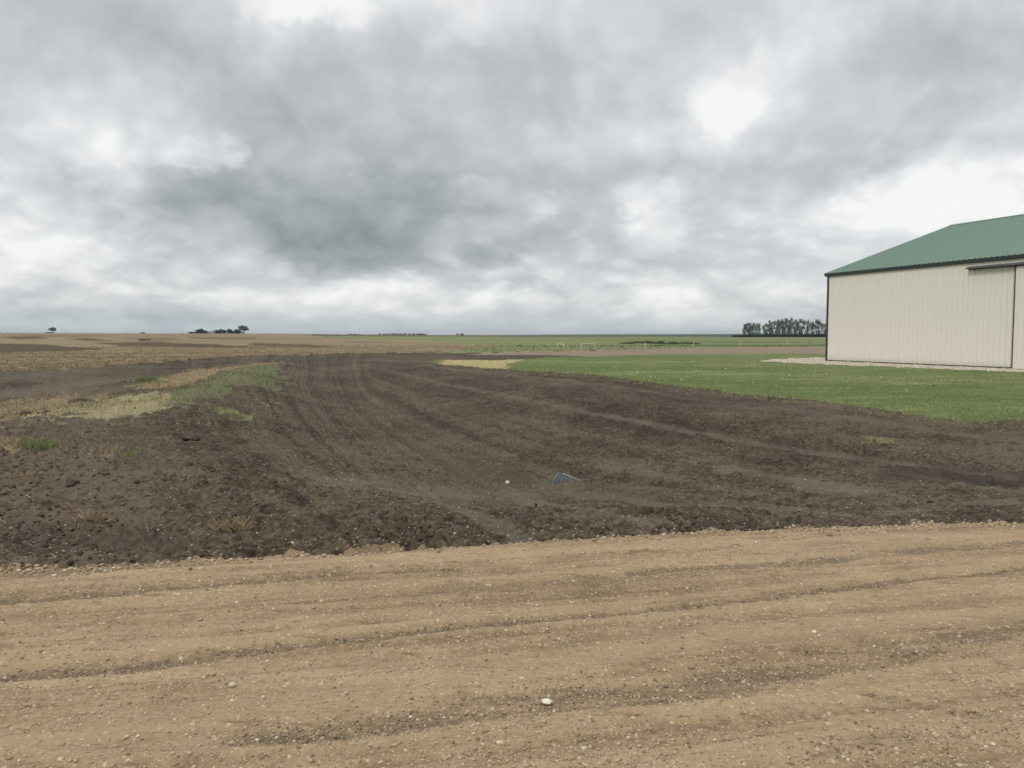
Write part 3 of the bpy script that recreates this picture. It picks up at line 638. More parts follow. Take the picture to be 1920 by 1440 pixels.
# grass on the left bank
M_gb = leafmat('bank_grass', (.115, .135, .060), (.26, .28, .14)); M_pg = leafmat('dry_grass', (.24, .20, .10), (.50, .44, .25)); M_yg = leafmat('yellow_grass', (.17, .19, .08), (.36, .37, .18))
x, y = samp(300000, 7, 75, .35, 36); k = (x < -3) & (y > 7); x, y = x[k], y[k]; mk = marks(x, y); rg = region(x, y)
for nm, key, mt, hh, lab in (('bank_grass', 'green', M_gb, .11, 'green grass along the crest of the left bank'), ('dry_bank_grass', 'pale', M_pg, .12, 'pale dry grass flattened on the left bank'), ('straw_litter', 'straw', M_str, .12, 'orange brown straw litter on the left bank'), ('young_grass', 'yell', M_yg, .12, 'yellow green seedlings on the ditch side of the bank')):
    w_ = np.clip(mk[key], 0, 1) * np.clip(.35 + 2.2 * fbm(x, y, 1.1, 4, 14, .6), .06, 1)
    k = (rg == 1) & (rng.random(len(x)) < w_); xs, yss = x[k], y[k]
    if len(xs): tag(blades(nm, xs, yss, hh * (.4 + .8 * rng.random(len(xs))), .006 + .0003 * np.hypot(xs, yss), .2 + .6 * rng.random(len(xs)), mt), lab, 'grass', None, 'stuff')
# lawn
M_lb = leafmat('lawn_blade', (.112, .145, .050), (.18, .212, .086)); M_lb2 = leafmat('lawn_straw', (.28, .23, .11), (.48, .42, .23))
x, y = samp(200000, 13, 60, .8); rg = region(x, y); k = rg == 2; x, y = x[k], y[k]; mk = marks(x, y); st = rng.random(len(x)) < mk['straw_lawn']
k = ~st; xs, yss = x[k], y[k]
tag(blades('lawn_grass', xs, yss, .02 + .035 * rng.random(len(xs)), .005 + .0003 * np.hypot(xs, yss), .2 + .5 * rng.random(len(xs)), M_lb), 'short green blades of the mown lawn', 'grass', None, 'stuff')
xs, yss = x[st], y[st]
tag(blades('cut_straw', xs, yss, .03 + .05 * rng.random(len(xs)), .02, .2 + .7 * rng.random(len(xs)), M_lb2), 'yellow straw patch at the tip of the lawn', 'straw', None, 'stuff')
# ragged fringe along the lawn's near edge
x, y = samp(90000, 13, 60, .8); rg = region(x, y); U, V = chart(x, y); dl = sdist(U, V, LAWN)
k = (np.abs(dl + 1) < 3.5) & (y < 46); x, y = x[k], y[k]
tag(blades('fringe_grass', x, y, .03 + .06 * rng.random(len(x)), .008 + .0002 * np.hypot(x, y), .2 + .6 * rng.random(len(x)), M_pg, rnd=rng.random(len(x)) * .6), 'dry fringe where the lawn meets the dark soil', 'grass', None, 'stuff')
# pasture and stubble
M_pb = leafmat('pasture_blade', (.095, .130, .045), (.155, .185, .072))
x, y = samp(9000, 75, 140, .9); rg = region(x, y); k = rg == 3; x, y = x[k], y[k]
tag(blades('pasture_grass', x, y, .08 + .20 * rng.random(len(x)), .03 + .0003 * np.hypot(x, y), .1 + .5 * rng.random(len(x)), M_pb), 'tall rough grass of the pasture', 'grass', None, 'stuff')
M_sb = leafmat('stubble_blade', (.150, .112, .064), (.30, .236, .145))
x, y = samp(130000, 33, 120, .9); rg = region(x, y); k = rg == 5; x, y = x[k], y[k]; mk = marks(x, y); k = rng.random(len(x)) > .85 * mk['dk_stub']; x, y = x[k], y[k]
tag(blades('stubble', x, y, .05 + .10 * rng.random(len(x)), .008 + .0003 * np.hypot(x, y), .1 + .6 * rng.random(len(x)), M_sb), 'cut stubble standing in the tan field', 'stubble', None, 'stuff')
# pebbles of the shed's apron
M_pp = stone_mat('apron_pebble', [(0, (.32, .26, .19)), (.5, (.52, .45, .35)), (1, (.74, .68, .57))])
x, y = samp(60000, 32, 62, .6, 36); k = (x > 12); x, y = x[k], y[k]; rg = region(x, y); k = rg == 6; x, y = x[k], y[k]
tag(stones('apron_pebbles', x, y, .04 + .06 * rng.random(len(x)), M_pp, .3, .6), 'pale pebbles heaped along the foot of the shed', 'gravel', None, 'stuff')

# ------------------------------------------------------------------ single stones, clods and plants one can point at
def place(px, py):
    x, y = land(px, py); return float(x), float(y), float(ground_z(np.array([x]), np.array([y]))[0])
def mound(name, px, py, wpx, hpx, mat, label, cat, seed, elong=1.0, group=None):
    x, y, z = place(px, py); sc = math.hypot(x, y) / FP; W_, Hh = wpx * sc / 2, hpx * sc * 1.05
    r_ = np.random.default_rng(seed); n1, n2 = 22, 56; ox, oy = r_.uniform(0, 50, 2)
    rr, th = np.meshgrid(np.linspace(0, 1, n1), np.linspace(0, 2 * np.pi, n2, endpoint=False), indexing='ij')
    rad = 1 + .8 * fbm(np.cos(th) * 1.3 + ox, np.sin(th) * 1.3 + oy, 1., 4, 5, .6)
    X_ = rr * np.cos(th) * rad * W_; Y_ = rr * np.sin(th) * rad * W_ * .5 * elong
    k_ = 2.6 / W_; nz = np.abs(fbm(X_ * k_ * .5 + ox, Y_ * k_ * .7 + oy, 1., 5, 6, .7))
    Z_ = Hh * (1 - rr ** 2.2) * np.minimum(.30 + 1.5 * nz, 1.) * .85 - .02 * rr - .012
    X_ = X_ + r_.normal(0, .02 * W_, X_.shape) * rr; Z_ = Z_ + ground_z(x + X_, y + Y_) - z
    V_ = np.stack([X_, Y_, Z_], 2).reshape(-1, 3); i_ = (np.arange(n1 - 1)[:, None] * n2 + np.arange(n2)[None]).ravel(); j_ = (np.arange(n1 - 1)[:, None] * n2 + (np.arange(n2)[None] + 1) % n2).ravel()
    o = mesh_np(name, V_, np.stack([i_, i_ + n2, j_ + n2, j_], 1), mat, {}); o.location = (x, y, z)
    return tag(o, label, cat, group)
def rock(name, px, py, wpx, hpx, mat, label, cat, seed, elong=1.0, group=None):
    x, y, z = place(px, py); sc = math.hypot(x, y) / FP; W_, Hh = wpx * sc, hpx * sc
    r_ = np.random.default_rng(seed); v, f = ico2(3)
    ph = r_.random((6, 3)) * 6.28; fr2 = r_.normal(0, 2.2, (6, 3)); dsp = sum(np.sin(v @ fr2[k_] * (1 + .4 * k_) + ph[k_, 0]) / (1.4 + k_) for k_ in range(6))
    v = v * (1 + (.22 if cat == 'clod' else .13) * dsp)[:, None] + (r_.random(v.shape) - .5) * (.16 if cat == 'clod' else .05)
    v = v * np.array([W_ / 2, W_ / 2 * .75 * elong, Hh * .62]); v[:, 2] += Hh * .34; v[:, 2] = np.maximum(v[:, 2], -.02)
    o = mesh_np(name, v, f, mat, {'rnd': np.full(len(v), r_.random())}); o.location = (x, y, z); o.rotation_euler.z = r_.uniform(-.4, .4)
    return tag(o, label, cat, group)
def plain_stone(nm, c1, c2):
    m, q = newmat(nm); n = q.noise(q.pos, 30, 5, .65); c = q.mix(n, c1, c2); fin(q, c, .85, .25, n, .5, .01); return m
M_white = plain_stone('white_stone', (.56, .50, .40), (.84, .79, .69)); M_grey = plain_stone('grey_stone', (.22, .165, .10), (.42, .33, .22)); M_pale = plain_stone('pale_stone', (.40, .33, .23), (.60, .52, .39)); M_dclod = plain_stone('dark_clod', (.040, .031, .022), (.120, .093, .066))
rock('stone', 1024, 1318, 21, 8, M_white, 'bright white stone on the loose gravel of the near road', 'stone', 1)
rock('stone', 1008, 1320, 12, 8, M_grey, 'small grey stone touching the left of the bright white one on the road', 'stone', 2)
rock('stone', 951, 904, 8, 6, M_white, 'white stone in the dark soil left of the culvert', 'stone', 3)
rock('stone', 1497, 979, 12, 7, M_white, 'pale stone on dark soil just beyond the right part of the road edge', 'stone', 4)
rock('stone', 204, 1057, 10, 7, M_grey, 'grey stone where the dark clods meet the left road edge', 'stone', 5)
rock('stone', 1366, 1388, 22, 12, M_grey, 'round brown stone at the bottom of the road below the gravel ridge', 'stone', 6)
rock('stone', 937, 1393, 17, 6, M_pale, 'flat pale stone low on the road left of centre', 'stone', 7)
rock('stone', 944, 1374, 13, 6, M_grey, 'flat tan stone just above the flat pale one on the road', 'stone', 8)
rock('stone', 436, 1293, 14, 6, M_pale, 'pale flat stone alone on the smooth band left of centre', 'stone', 9)
rock('stone', 1082, 1381, 11, 7, M_grey, 'rounded pale stone near the bottom centre of the road', 'stone', 10)
rock('stone', 1527, 1187, 8, 4, M_white, 'small bright stone on the smooth right side of the road', 'stone', 11)
for i, (px, py, w_, h_, lb) in enumerate([(358, 825, 26, 9, 'flat slab of dark soil on the left slope below the grass bank'), (435, 829, 34, 12, 'rough dark lump of soil right of the flat slab on the left slope'), (136, 918, 24, 12, 'rounded dark clod on the far left slope above the dry tuft'),
        (92, 945, 34, 12, 'long broken clod with a dark hollow at the left edge of the soil'), (48, 783, 16, 8, 'dark clod in the pale grass at far left'), (87, 780, 12, 8, 'small dark clod right of another in the pale grass at far left'),
        (95, 1030, 36, 16, 'big upturned clod just beyond the left end of the road edge'), (175, 1035, 34, 15, 'blocky clod second from the left among those by the road'), (30, 1020, 38, 16, 'wide clod at the left border above the road'),
        (148, 755, 60, 9, 'bank of dark turned soil behind the pale dry grass'), (240, 738, 46, 7, 'dark heap of soil beside the straw on the left bank'), (20, 724, 50, 8, 'dark heap of soil at the left border on the track')]):
    (mound if w_ > 26 else rock)('clod', px, py, w_, h_, M_dclod, lb, 'clod', 20 + i, group='large clods of soil on the left')
def clump(name, px, py, wpx, hpx, n, mat, label, cat, lean=.7, group=None):
    x, y, z0 = place(px, py); sc = math.hypot(x, y) / FP; W_, Hh = wpx * sc / 2, hpx * sc * .75; n = int(n * 2.2)
    bx = np.clip(rng.normal(0, W_ * .5, n), -W_ * .95, W_ * .95); by = np.clip(rng.normal(0, W_ * .45, n), -W_ * .85, W_ * .85); zg = ground_z(x + bx, y + by) - z0
    o = blades(name, bx, by, Hh * (.4 + .8 * rng.random(n)), .002 + .00022 * math.hypot(x, y), lean * (.4 + .6 * rng.random(n)), mat, z=zg); o.location = (x, y, z0)
    return tag(o, label, cat, group)
clump('dry_grass_tuft', 168, 984, 40, 32, 130, M_str, 'bleached tuft of dry grass on the left soil with stems sticking up', 'grass tuft', .85)
clump('dry_grass_tuft', 436, 998, 56, 38, 170, M_str, 'wide tuft of dry grass left of centre just beyond the road', 'grass tuft', .9)
clump('dry_grass_tuft', 1646, 833, 44, 14, 190, M_pg, 'flattened tuft of straw on the dark soil below the lawn', 'grass tuft', .9)
clump('dry_grass_tuft', 45, 903, 40, 14, 90, M_str, 'low scatter of dry stalks at the left border of the soil', 'grass tuft', .9)
clump('dry_grass_tuft', 130, 955, 26, 12, 60, M_str, 'small pale stalks behind the bleached tuft on the left', 'grass tuft', .9)
clump('dry_grass_tuft', 920, 984, 12, 12, 24, M_str, 'tiny upright tuft on the smooth soil near the road centre', 'grass tuft', .5)
clump('dry_grass_tuft', 405, 905, 34, 12, 60, M_str, 'thin stalks on the slope above the wide dry tuft', 'grass tuft', .9)
clump('green_tuft', 72, 843, 56, 18, 420, M_yg, 'yellow green patch of seedlings at the far left of the slope', 'grass tuft', .5)
clump('green_tuft', 242, 856, 30, 9, 170, M_yg, 'small yellow green patch right of the larger one on the left slope', 'grass tuft', .5)
clump('green_tuft', 276, 716, 30, 10, 380, M_gb, 'dark green weeds standing by the track on the left bank', 'grass tuft', .5)
# white dandelion heads on the lawn
M_fl = plain_stone('seed_head', (.78, .78, .72), (.9, .9, .86)); M_stem = plain_stone('stem', (.09, .14, .04), (.12, .18, .06))
fmesh = None
FL = [(1100, 697), (1152, 694), (1165, 689.5), (1196, 704), (1228, 713), (1237, 716), (1250, 698.5), (1257, 698.5), (1216, 718), (1276, 716), (1278, 720), (1281, 719), (1303, 689.5), (1345, 723.5), (1345, 716), (1361, 697), (1375, 697.5), (1400, 684), (1414, 683.5), (1417, 688), (1426, 684.5), (1448, 686), (1484, 695), (1508, 696.5), (1529, 697.5), (1532, 687.5), (1565, 694), (1592, 691), (1412, 723.5), (1064, 703.5), (1026, 700.5), (1010, 699.5), (1075, 702.5), (1248, 716.5), (1220, 713), (1288, 713), (1305, 702), (1640, 700), (1702, 704), (1764, 722), (1652, 712), (1550, 705), (1480, 710), (1455, 730), (1590, 735), (1700, 740)]
for i, (px, py) in enumerate(FL):
    x, y, z = place(px, py); 
    if fmesh is None:
        v, f = ico2(1); v = v * .018 + rng.normal(0, .003, v.shape); v[:, 2] += .085
        o = bpy.data.objects.new('dandelion', None); COL.objects.link(o)
        h_ = mesh_np('seed_head', v, f, M_fl, parent=o); sb = MB(); sb.tube([(0, 0, -.03), (.004, 0, .03), (0, .003, .06)], .004, 5); st_ = sb.build('stem', M_stem, o); fmesh = (o, h_, st_)
    else:
        o = fmesh[0].copy(); COL.objects.link(o)
        for c0 in fmesh[1:]:
            c = c0.copy(); COL.objects.link(c); c.parent = o
    o.location = (x, y, z); s_ = .7 + .5 * rng.random(); o.scale = (s_, s_, s_)
    tag(o, 'tiny white dandelion seed head on the mown lawn', 'flower', 'white dandelion heads dotted over the lawn')

# ------------------------------------------------------------------ culvert
def galv():
    m, q = newmat('galvanised_steel'); n = q.noise(q.pos, 14, 4, .6); c = q.mix(n, (.052, .057, .058), (.115, .122, .122)); fin(q, c, .75, .15); return m
M_galv = galv(); 
m_, q_ = newmat('bright_zinc'); fin(q_, (.46, .46, .43), .6, .3, None); M_zinc = m_
cx, cy, cz = place(1029, 912)
cul = empty('culvert_pipe', (cx, cy, cz), 'half buried corrugated metal culvert pipe end in the dark ditch', 'culvert')
ax = Vector((.80, -.52, -.24)).normalized(); RAD = .27; cc = Vector((0.15, .25, -.05))
sd2 = ax.cross(Vector((0, 0, 1))).normalized(); up2 = sd2.cross(ax).normalized()
if up2.z < 0: up2 = -up2
N_ = 48; vs = []; L_ = np.arange(0, 1.9, .0085)
for l in L_:
    r_ = RAD + .0085 * math.sin(l / .068 * 2 * math.pi)
    cut = lambda th: .20 * (1 - math.sin(th)) * .35 
    for k_ in range(N_):
        th = 2 * math.pi * k_ / N_; off = cut(th) * max(0, 1 - l / .6)
        vs.append(cc + ax * (l + off) + sd2 * (math.cos(th) * r_) + up2 * (math.sin(th) * r_))
fs = [(i * N_ + k_, i * N_ + (k_ + 1) % N_, (i + 1) * N_ + (k_ + 1) % N_, (i + 1) * N_ + k_) for i in range(len(L_) - 1) for k_ in range(N_)]
mb = MB(); mb.add(vs, fs); pipe = mb.build('pipe', M_galv, cul, True); sm = pipe.modifiers.new('thick', 'SOLIDIFY'); sm.thickness = .004
mb = MB(); ring = [vs[k_] for k_ in range(N_)] + [vs[0]]; mb.tube(ring, .0055, 6, False); mb.build('rim', M_zinc, cul, True)
mb = MB()
mb.tube([cc + ax * l + up2 * (RAD + .006 + .0085 * math.sin(l / .068 * 2 * math.pi)) - sd2 * .03 for l in np.arange(.05, 1.6, .017)], .006, 5)
mb.build('seam', M_zinc, cul)
# ------------------------------------------------------------------ the shed
SH = Vector((19.6, 49.9, 0.02)); ex = Vector((.347, -.938, 0)).normalized(); ey = Vector((.938, .347, 0)).normalized(); ez = Vector((0, 0, 1))
ang_s = math.atan2(ex.y, ex.x)
shed = empty('metal_shed', SH, 'large beige ribbed metal shed with green roof and sliding door', 'shed', rz=ang_s)
LEN, WID, HT, RISE = 30.5, 20.3, 5.36, 3.40      # local x along the front wall, local y into the building
def paint(nm, col, rough=.45, var=.12, dirt=None):
    m, q = newmat(nm); n = q.noise(q.pos, .8, 5, .6); n2_ = q.noise(q.pos, 7, 4, .6)
    c = q.mix(q.m('MULTIPLY_ADD', n2_, .4, q.m('MULTIPLY', n, .6)), tuple(v * (1 - var) for v in col), tuple(v * (1 + var * .6) for v in col))
    if dirt:
        se = q.node('ShaderNodeSeparateXYZ', (q.pos,)).outputs
        h_ = q.m('ADD', se[2], q.m('MULTIPLY_ADD', n2_, .5, -.25)); c = q.mix(q.m('MULTIPLY', q.remap(h_, .45, .0), .35), c, dirt)
    fin(q, c, rough, .4, q.noise(q.pos, 1.6, 2, .5), .12, .02); return m
M_wall = paint('beige_steel', (.69, .66, .585), .5, .05, (.36, .29, .20)); M_door = paint('door_steel', (.70, .645, .565), .5, .04)
M_roof = paint('green_steel', (.150, .228, .178), .55, .08); M_trim = paint('dark_green_trim', (.022, .036, .032), .45, .15); M_track2 = paint('track_cover', (.085, .09, .09), .5, .2); M_dark = paint('dark_rail', (.02, .022, .022), .6, .1)
def ribbed(p0, u, v, n, W_, Hh, pitch, rh=.022, topw=.022, bw=.05, off=.0, hfun=None, minor=True):
    """sheet with raised ribs running along v; hfun gives height at u"""
    prof = []; x_ = 0.
    k_ = off
    while k_ < W_:
        prof += [(k_ - bw / 2, 0), (k_ - topw / 2, rh), (k_ + topw / 2, rh), (k_ + bw / 2, 0)]
        if minor:
            c_ = k_ + pitch / 2; prof += [(c_ - .028, 0), (c_ - .012, .005), (c_ + .012, .005), (c_ + .028, 0)]
        k_ += pitch
    prof = [(0, 0)] + [p for p in prof if 0 < p[0] < W_] + [(W_, 0)]
    vs, fs = [], []
    for (a, h) in prof:
        hh = hfun(a) if hfun else Hh
        vs.append(p0 + u * a + n * h); vs.append(p0 + u * a + v * hh + n * h)
    for i in range(len(prof) - 1): fs.append((2 * i, 2 * i + 2, 2 * i + 3, 2 * i + 1))
    return vs, fs
X3, Y3, Z3 = Vector((1, 0, 0)), Vector((0, 1, 0)), Vector((0, 0, 1))
mb = MB(); mb.add(*ribbed(Vector((0, 0, .0)), X3, Z3, -Y3, LEN, HT, .3048, off=.15, rh=.034, topw=.028, bw=.075, minor=False)); mb.build('front_wall', M_wall, shed)
mb = MB(); mb.add(*ribbed(Vector((0, WID, 0)), X3, Z3, Y3, LEN, HT, .3048, off=.15)); mb.build('rear_wall', M_wall, shed)
gab = lambda a: HT + RISE * (1 - abs(a - WID / 2) / (WID / 2))
for x0_, nn in ((0., -X3), (LEN, X3)):
    vs, fs = ribbed(Vector((x0_, 0, 0)), Y3, Z3, nn, WID, HT, .3048, off=.15, hfun=gab)
    # make sure the apex is sampled
    mb = MB(); mb.add(vs, fs); mb.build('end_wall', M_wall, shed)
OV = .14
slope = math.atan2(RISE, WID / 2); sl = Vector((0, math.cos(slope), math.sin(slope))); nl = Vector((0, -math.sin(slope), math.cos(slope)))
mb = MB(); L1_ = (WID / 2 + OV) / math.cos(slope)
p0 = Vector((-OV, -OV, HT + .10 - OV * math.tan(slope))); mb.add(*ribbed(p0, X3, sl, nl, LEN + 2 * OV, L1_, .3048, off=.10, rh=.042, topw=.03, bw=.085)); r1 = mb.build('roof', M_roof, shed)
sl2 = Vector((0, -math.cos(slope), math.sin(slope))); nl2 = Vector((0, math.sin(slope), math.cos(slope)))
mb = MB(); p0 = Vector((-OV, WID + OV, HT + .10 - OV * math.tan(slope))); mb.add(*ribbed(p0, X3, sl2, nl2, LEN + 2 * OV, L1_, .3048, off=.10, rh=.042, topw=.03, bw=.085)); mb.build('roof', M_roof, shed)
RZ = HT + .10 + RISE
mb = MB(); mb.add([(-OV - .02, WID / 2 - .2, RZ - .20 * .335 + .045), (LEN + OV, WID / 2 - .2, RZ - .067 + .045), (LEN + OV, WID / 2, RZ + .06), (-OV - .02, WID / 2, RZ + .06), (LEN + OV, WID / 2 + .2, RZ - .067 + .045), (-OV - .02, WID / 2 + .2, RZ - .067 + .045)], [(0, 1, 2, 3), (3, 2, 4, 5)]); mb.build('ridge_cap', M_roof, shed)
ze = HT + .10 - OV * math.tan(slope)
mb = MB(); mb.box((LEN / 2, -OV + .03, ze - .085), (LEN + 2 * OV - .01, .05, .15)); mb.box((LEN / 2, -OV / 2 + .02, ze - .17), (LEN + 2 * OV - .02, OV - .03, .02)); mb.build('eave_trim', M_trim, shed)
# scalloped closure strip under the roof ribs
mb = MB()
pr = []
for k_ in np.arange(.10 - OV, LEN + OV - .1, .3048): pr += [(k_ - .06, -.012), (k_ - .03, .022), (k_ + .03, .022), (k_ + .06, -.012)]
vs = []
for a_, h_ in pr: vs += [(a_, -OV - .006, ze - .02), (a_, -OV - .006, ze + h_ + .004)]
mb.add(vs, [(2 * i, 2 * i + 2, 2 * i + 3, 2 * i + 1) for i in range(len(pr) - 1)])
mb.build('closure_strip', M_trim, shed)
for s_ in (1, -1):
    mb = MB(); yv = 0 if s_ == 1 else WID
    a_ = Vector((-OV - .03, WID / 2 - s_ * (WID / 2 + OV), ze - .06)); b_ = Vector((-OV - .03, WID / 2, RZ - .06)); mid = (a_ + b_) / 2; dv = (b_ - a_)
    mb.box(mid, (.04, dv.length, .16), (X3, dv.normalized(), X3.cross(dv.normalized()))); mb.build('rake_trim', M_trim, shed)
mb = MB(); mb.box((.045, -.035, HT / 2 - .05), (.15, .03, HT - .13)); mb.box((-.035, .055, HT / 2 - .05), (.03, .15, HT - .13)); mb.build('corner_trim', M_trim, shed)
XD = 12.55                                     # where the sliding door starts
mb = MB(); mb.box((XD / 2 + .05, -.034, .06), (XD - .16, .026, .045)); mb.build('base_trim', M_trim, shed)
mb = MB(); mb.add(*ribbed(Vector((XD, -.13, .03)), X3, Z3, -Y3, 6.4, HT - .52, .3048, off=.18, rh=.034, topw=.028, bw=.075, minor=False)); mb.box((XD + 3.2, -.11, (HT - .46) / 2 + .02), (6.36, .03, HT - .56))
door = mb.build('sliding_door', M_door, shed)
mb = MB(); mb.box((XD - .025, -.10, (HT - .46) / 2 + .02), (.032, .12, HT - .5)); mb.build('edge_trim', M_trim, door)
XR = 9.95
mb = MB(); mb.add([(XR, -.06, HT - .30), (XR, -.30, HT - .37), (XR, -.30, HT - .44), (XR, -.27, HT - .44), (XR, -.27, HT - .385), (XR, -.06, HT - .325), (LEN - 1, -.06, HT - .30), (LEN - 1, -.30, HT - .37), (LEN - 1, -.30, HT - .44), (LEN - 1, -.27, HT - .44), (LEN - 1, -.27, HT - .385), (LEN - 1, -.06, HT - .325)],
                  [(0, 1, 7, 6), (1, 2, 8, 7), (2, 3, 9, 8), (3, 4, 10, 9), (4, 5, 11, 10), (0, 5, 4, 3, 2, 1), (6, 7, 8, 9, 10, 11)]); mb.build('track_cover', M_track2, shed)
mb = MB(); mb.box(((XR + LEN) / 2 - .4, -.17, HT - .43), (LEN - XR - 1.0, .14, .10)); mb.build('door_rail', M_dark, shed)

# ------------------------------------------------------------------ pasture fence
M_wood = plain_stone('weathered_wood', (.46, .40, .29), (.68, .61, .48)); M_dpost = plain_stone('steel_post', (.10, .12, .09), (.18, .19, .15)); M_wire = plain_stone('wire', (.25, .25, .24), (.35, .35, .34))
def fpt(px, dist): 
    a = math.atan((px - 960) / FP); return Vector((dist * math.sin(a), dist * math.cos(a), 0))
def at_land(px, py, dist=None):
    x, y = land(px, py); p = Vector((float(x), float(y), 0)); p.z = float(H(p.x, p.y)); return p
fen = None
posts = [(1090, 656.5, 13.5, .085, 1), (1115, 654.8, 11, .07, 1), (1157, 655, 11, .025, 0), (1210, 655, 13.5, .05, 1), (1255, 654, 11, .025, 0), (1300, 652.6, 12.5, .05, 1), (1344, 652, 12, .03, 0), (1389, 651, 12, .03, 1), (1434, 650.5, 11, .03, 0), (1476, 647.5, 11.5, .06, 1), (1517, 647, 9, .03, 0), (1560, 646.5, 9, .03, 0), (1620, 646, 9, .05, 1)]
P0 = at_land(posts[0][0], posts[0][1])
fen = empty('wire_fence', P0, 'wire fence with H brace of pale wood posts running right beyond the far track', 'fence')
tops = []
for (px, py, hp, r_, wd) in posts:
    p = at_land(px, py); dd = math.hypot(p.x, p.y); h_ = hp / FP * dd
    mb = MB(); b0 = p - P0; mb.tube([b0 + Vector((0, 0, -.3)), b0 + Vector((0, 0, h_ * .6)), b0 + Vector((.01, 0, h_))], [r_, r_, r_ * .93], 8); mb.build('post', M_wood if wd else M_dpost, fen); tops.append((b0, h_))
mb = MB(); a_, b_ = tops[0], tops[1]; mb.tube([a_[0] + Vector((0, 0, a_[1] * .88)), b_[0] + Vector((0, 0, b_[1] * .88))], .055, 8); mb.build('brace_rail', M_wood, fen)
mb = MB()
for fr3 in (.3, .55, .8, .95):
    mb.tube([t_[0] + Vector((0, 0, t_[1] * fr3)) for t_ in tops], .006, 4)
mb.build('wires', M_wire, fen)
posts = [(1057, 653, 10.5, .075, 1), (1045.5, 652, 7.5, .05, 1), (1027, 652.5, 5, .02, 0), (1000, 652.5, 5, .02, 0)]
P0 = at_land(posts[0][0], posts[0][1]); fen2 = empty('wire_fence', P0, 'short run of fence with small H brace left of the gateway in the pasture', 'fence'); tops = []
for (px, py, hp, r_, wd) in posts:
    p = at_land(px, py); dd = math.hypot(p.x, p.y); h_ = hp / FP * dd
    mb = MB(); b0 = p - P0; mb.tube([b0 + Vector((0, 0, -.3)), b0 + Vector((0, 0, h_))], [r_, r_ * .93], 8); mb.build('post', M_wood if wd else M_dpost, fen2); tops.append((b0, h_))
mb = MB(); mb.tube([tops[0][0] + Vector((0, 0, tops[0][1] * .72)), tops[1][0] + Vector((0, 0, tops[1][1] * .9))], .05, 8); mb.build('brace_rail', M_wood, fen2)
mb = MB()
for fr3 in (.4, .9): mb.tube([t_[0] + Vector((0, 0, t_[1] * fr3)) for t_ in tops], .006, 4)
mb.build('wires', M_wire, fen2)
for px, py, hp, lb in ((1063.5, 651, 5, 'thin pale stake just right of the small H brace in the gateway'), (1080.5, 654, 8, 'leaning pale stake just left of the large H brace in the gateway')):
    p = at_land(px, py); h_ = hp / FP * math.hypot(p.x, p.y); mb = MB(); mb.tube([(0, 0, -.3), (.08, 0, h_)], [.035, .03], 6); o = mb.build('stake', M_wood); o.location = p; tag(o, lb, 'stake', 'stakes in the gateway')

# ------------------------------------------------------------------ trees
def bark(): 
    m, q = newmat('bark'); n = q.noise(q.pos, 4, 4, .6); fin(q, q.mix(n, (.05, .045, .04), (.13, .12, .10)), .9, .1, n, .5, .03); return m
M_bark = bark()
M_leafA = leafmat('poplar_leaves', (.055, .080, .050), (.15, .18, .12)); M_leafB = leafmat('dark_leaves', (.014, .022, .018), (.040, .055, .040)); M_leafC = leafmat('spruce_needles', (.008, .017, .013), (.024, .038, .027)); M_leafD = leafmat('shrub_leaves', (.026, .044, .018), (.070, .105, .042))
def leaves(n, centers, rad, size, squash=1.):
    """leaf quads scattered through a set of clumps"""
    k_ = rng.integers(0, len(centers), n); c = centers[k_]; r_ = rad[k_]
    v = rng.normal(0, 1, (n, 3)); v /= np.linalg.norm(v, axis=1)[:, None]; v *= (rng.random(n) ** .45)[:, None] * r_[:, None]; v[:, 2] *= squash
    p = c + v; a = rng.normal(0, 1, (n, 3)); a /= np.linalg.norm(a, axis=1)[:, None]; b_ = np.cross(a, rng.normal(0, 1, (n, 3))); b_ /= np.linalg.norm(b_, axis=1)[:, None]
    s_ = (size * (.6 + .8 * rng.random(n)))[:, None]; a, b_ = a * s_, b_ * s_ * .7
    V_ = np.stack([p - a - b_ * .4, p + a * .2 - b_, p + a + b_ * .3, p - a * .2 + b_], 1).reshape(-1, 3)
    F_ = np.arange(n * 4).reshape(n, 4); crnd = rng.random(len(centers))[k_] * .5 + rng.random(n) * .5
    return V_, F_, np.repeat(crnd, 4)
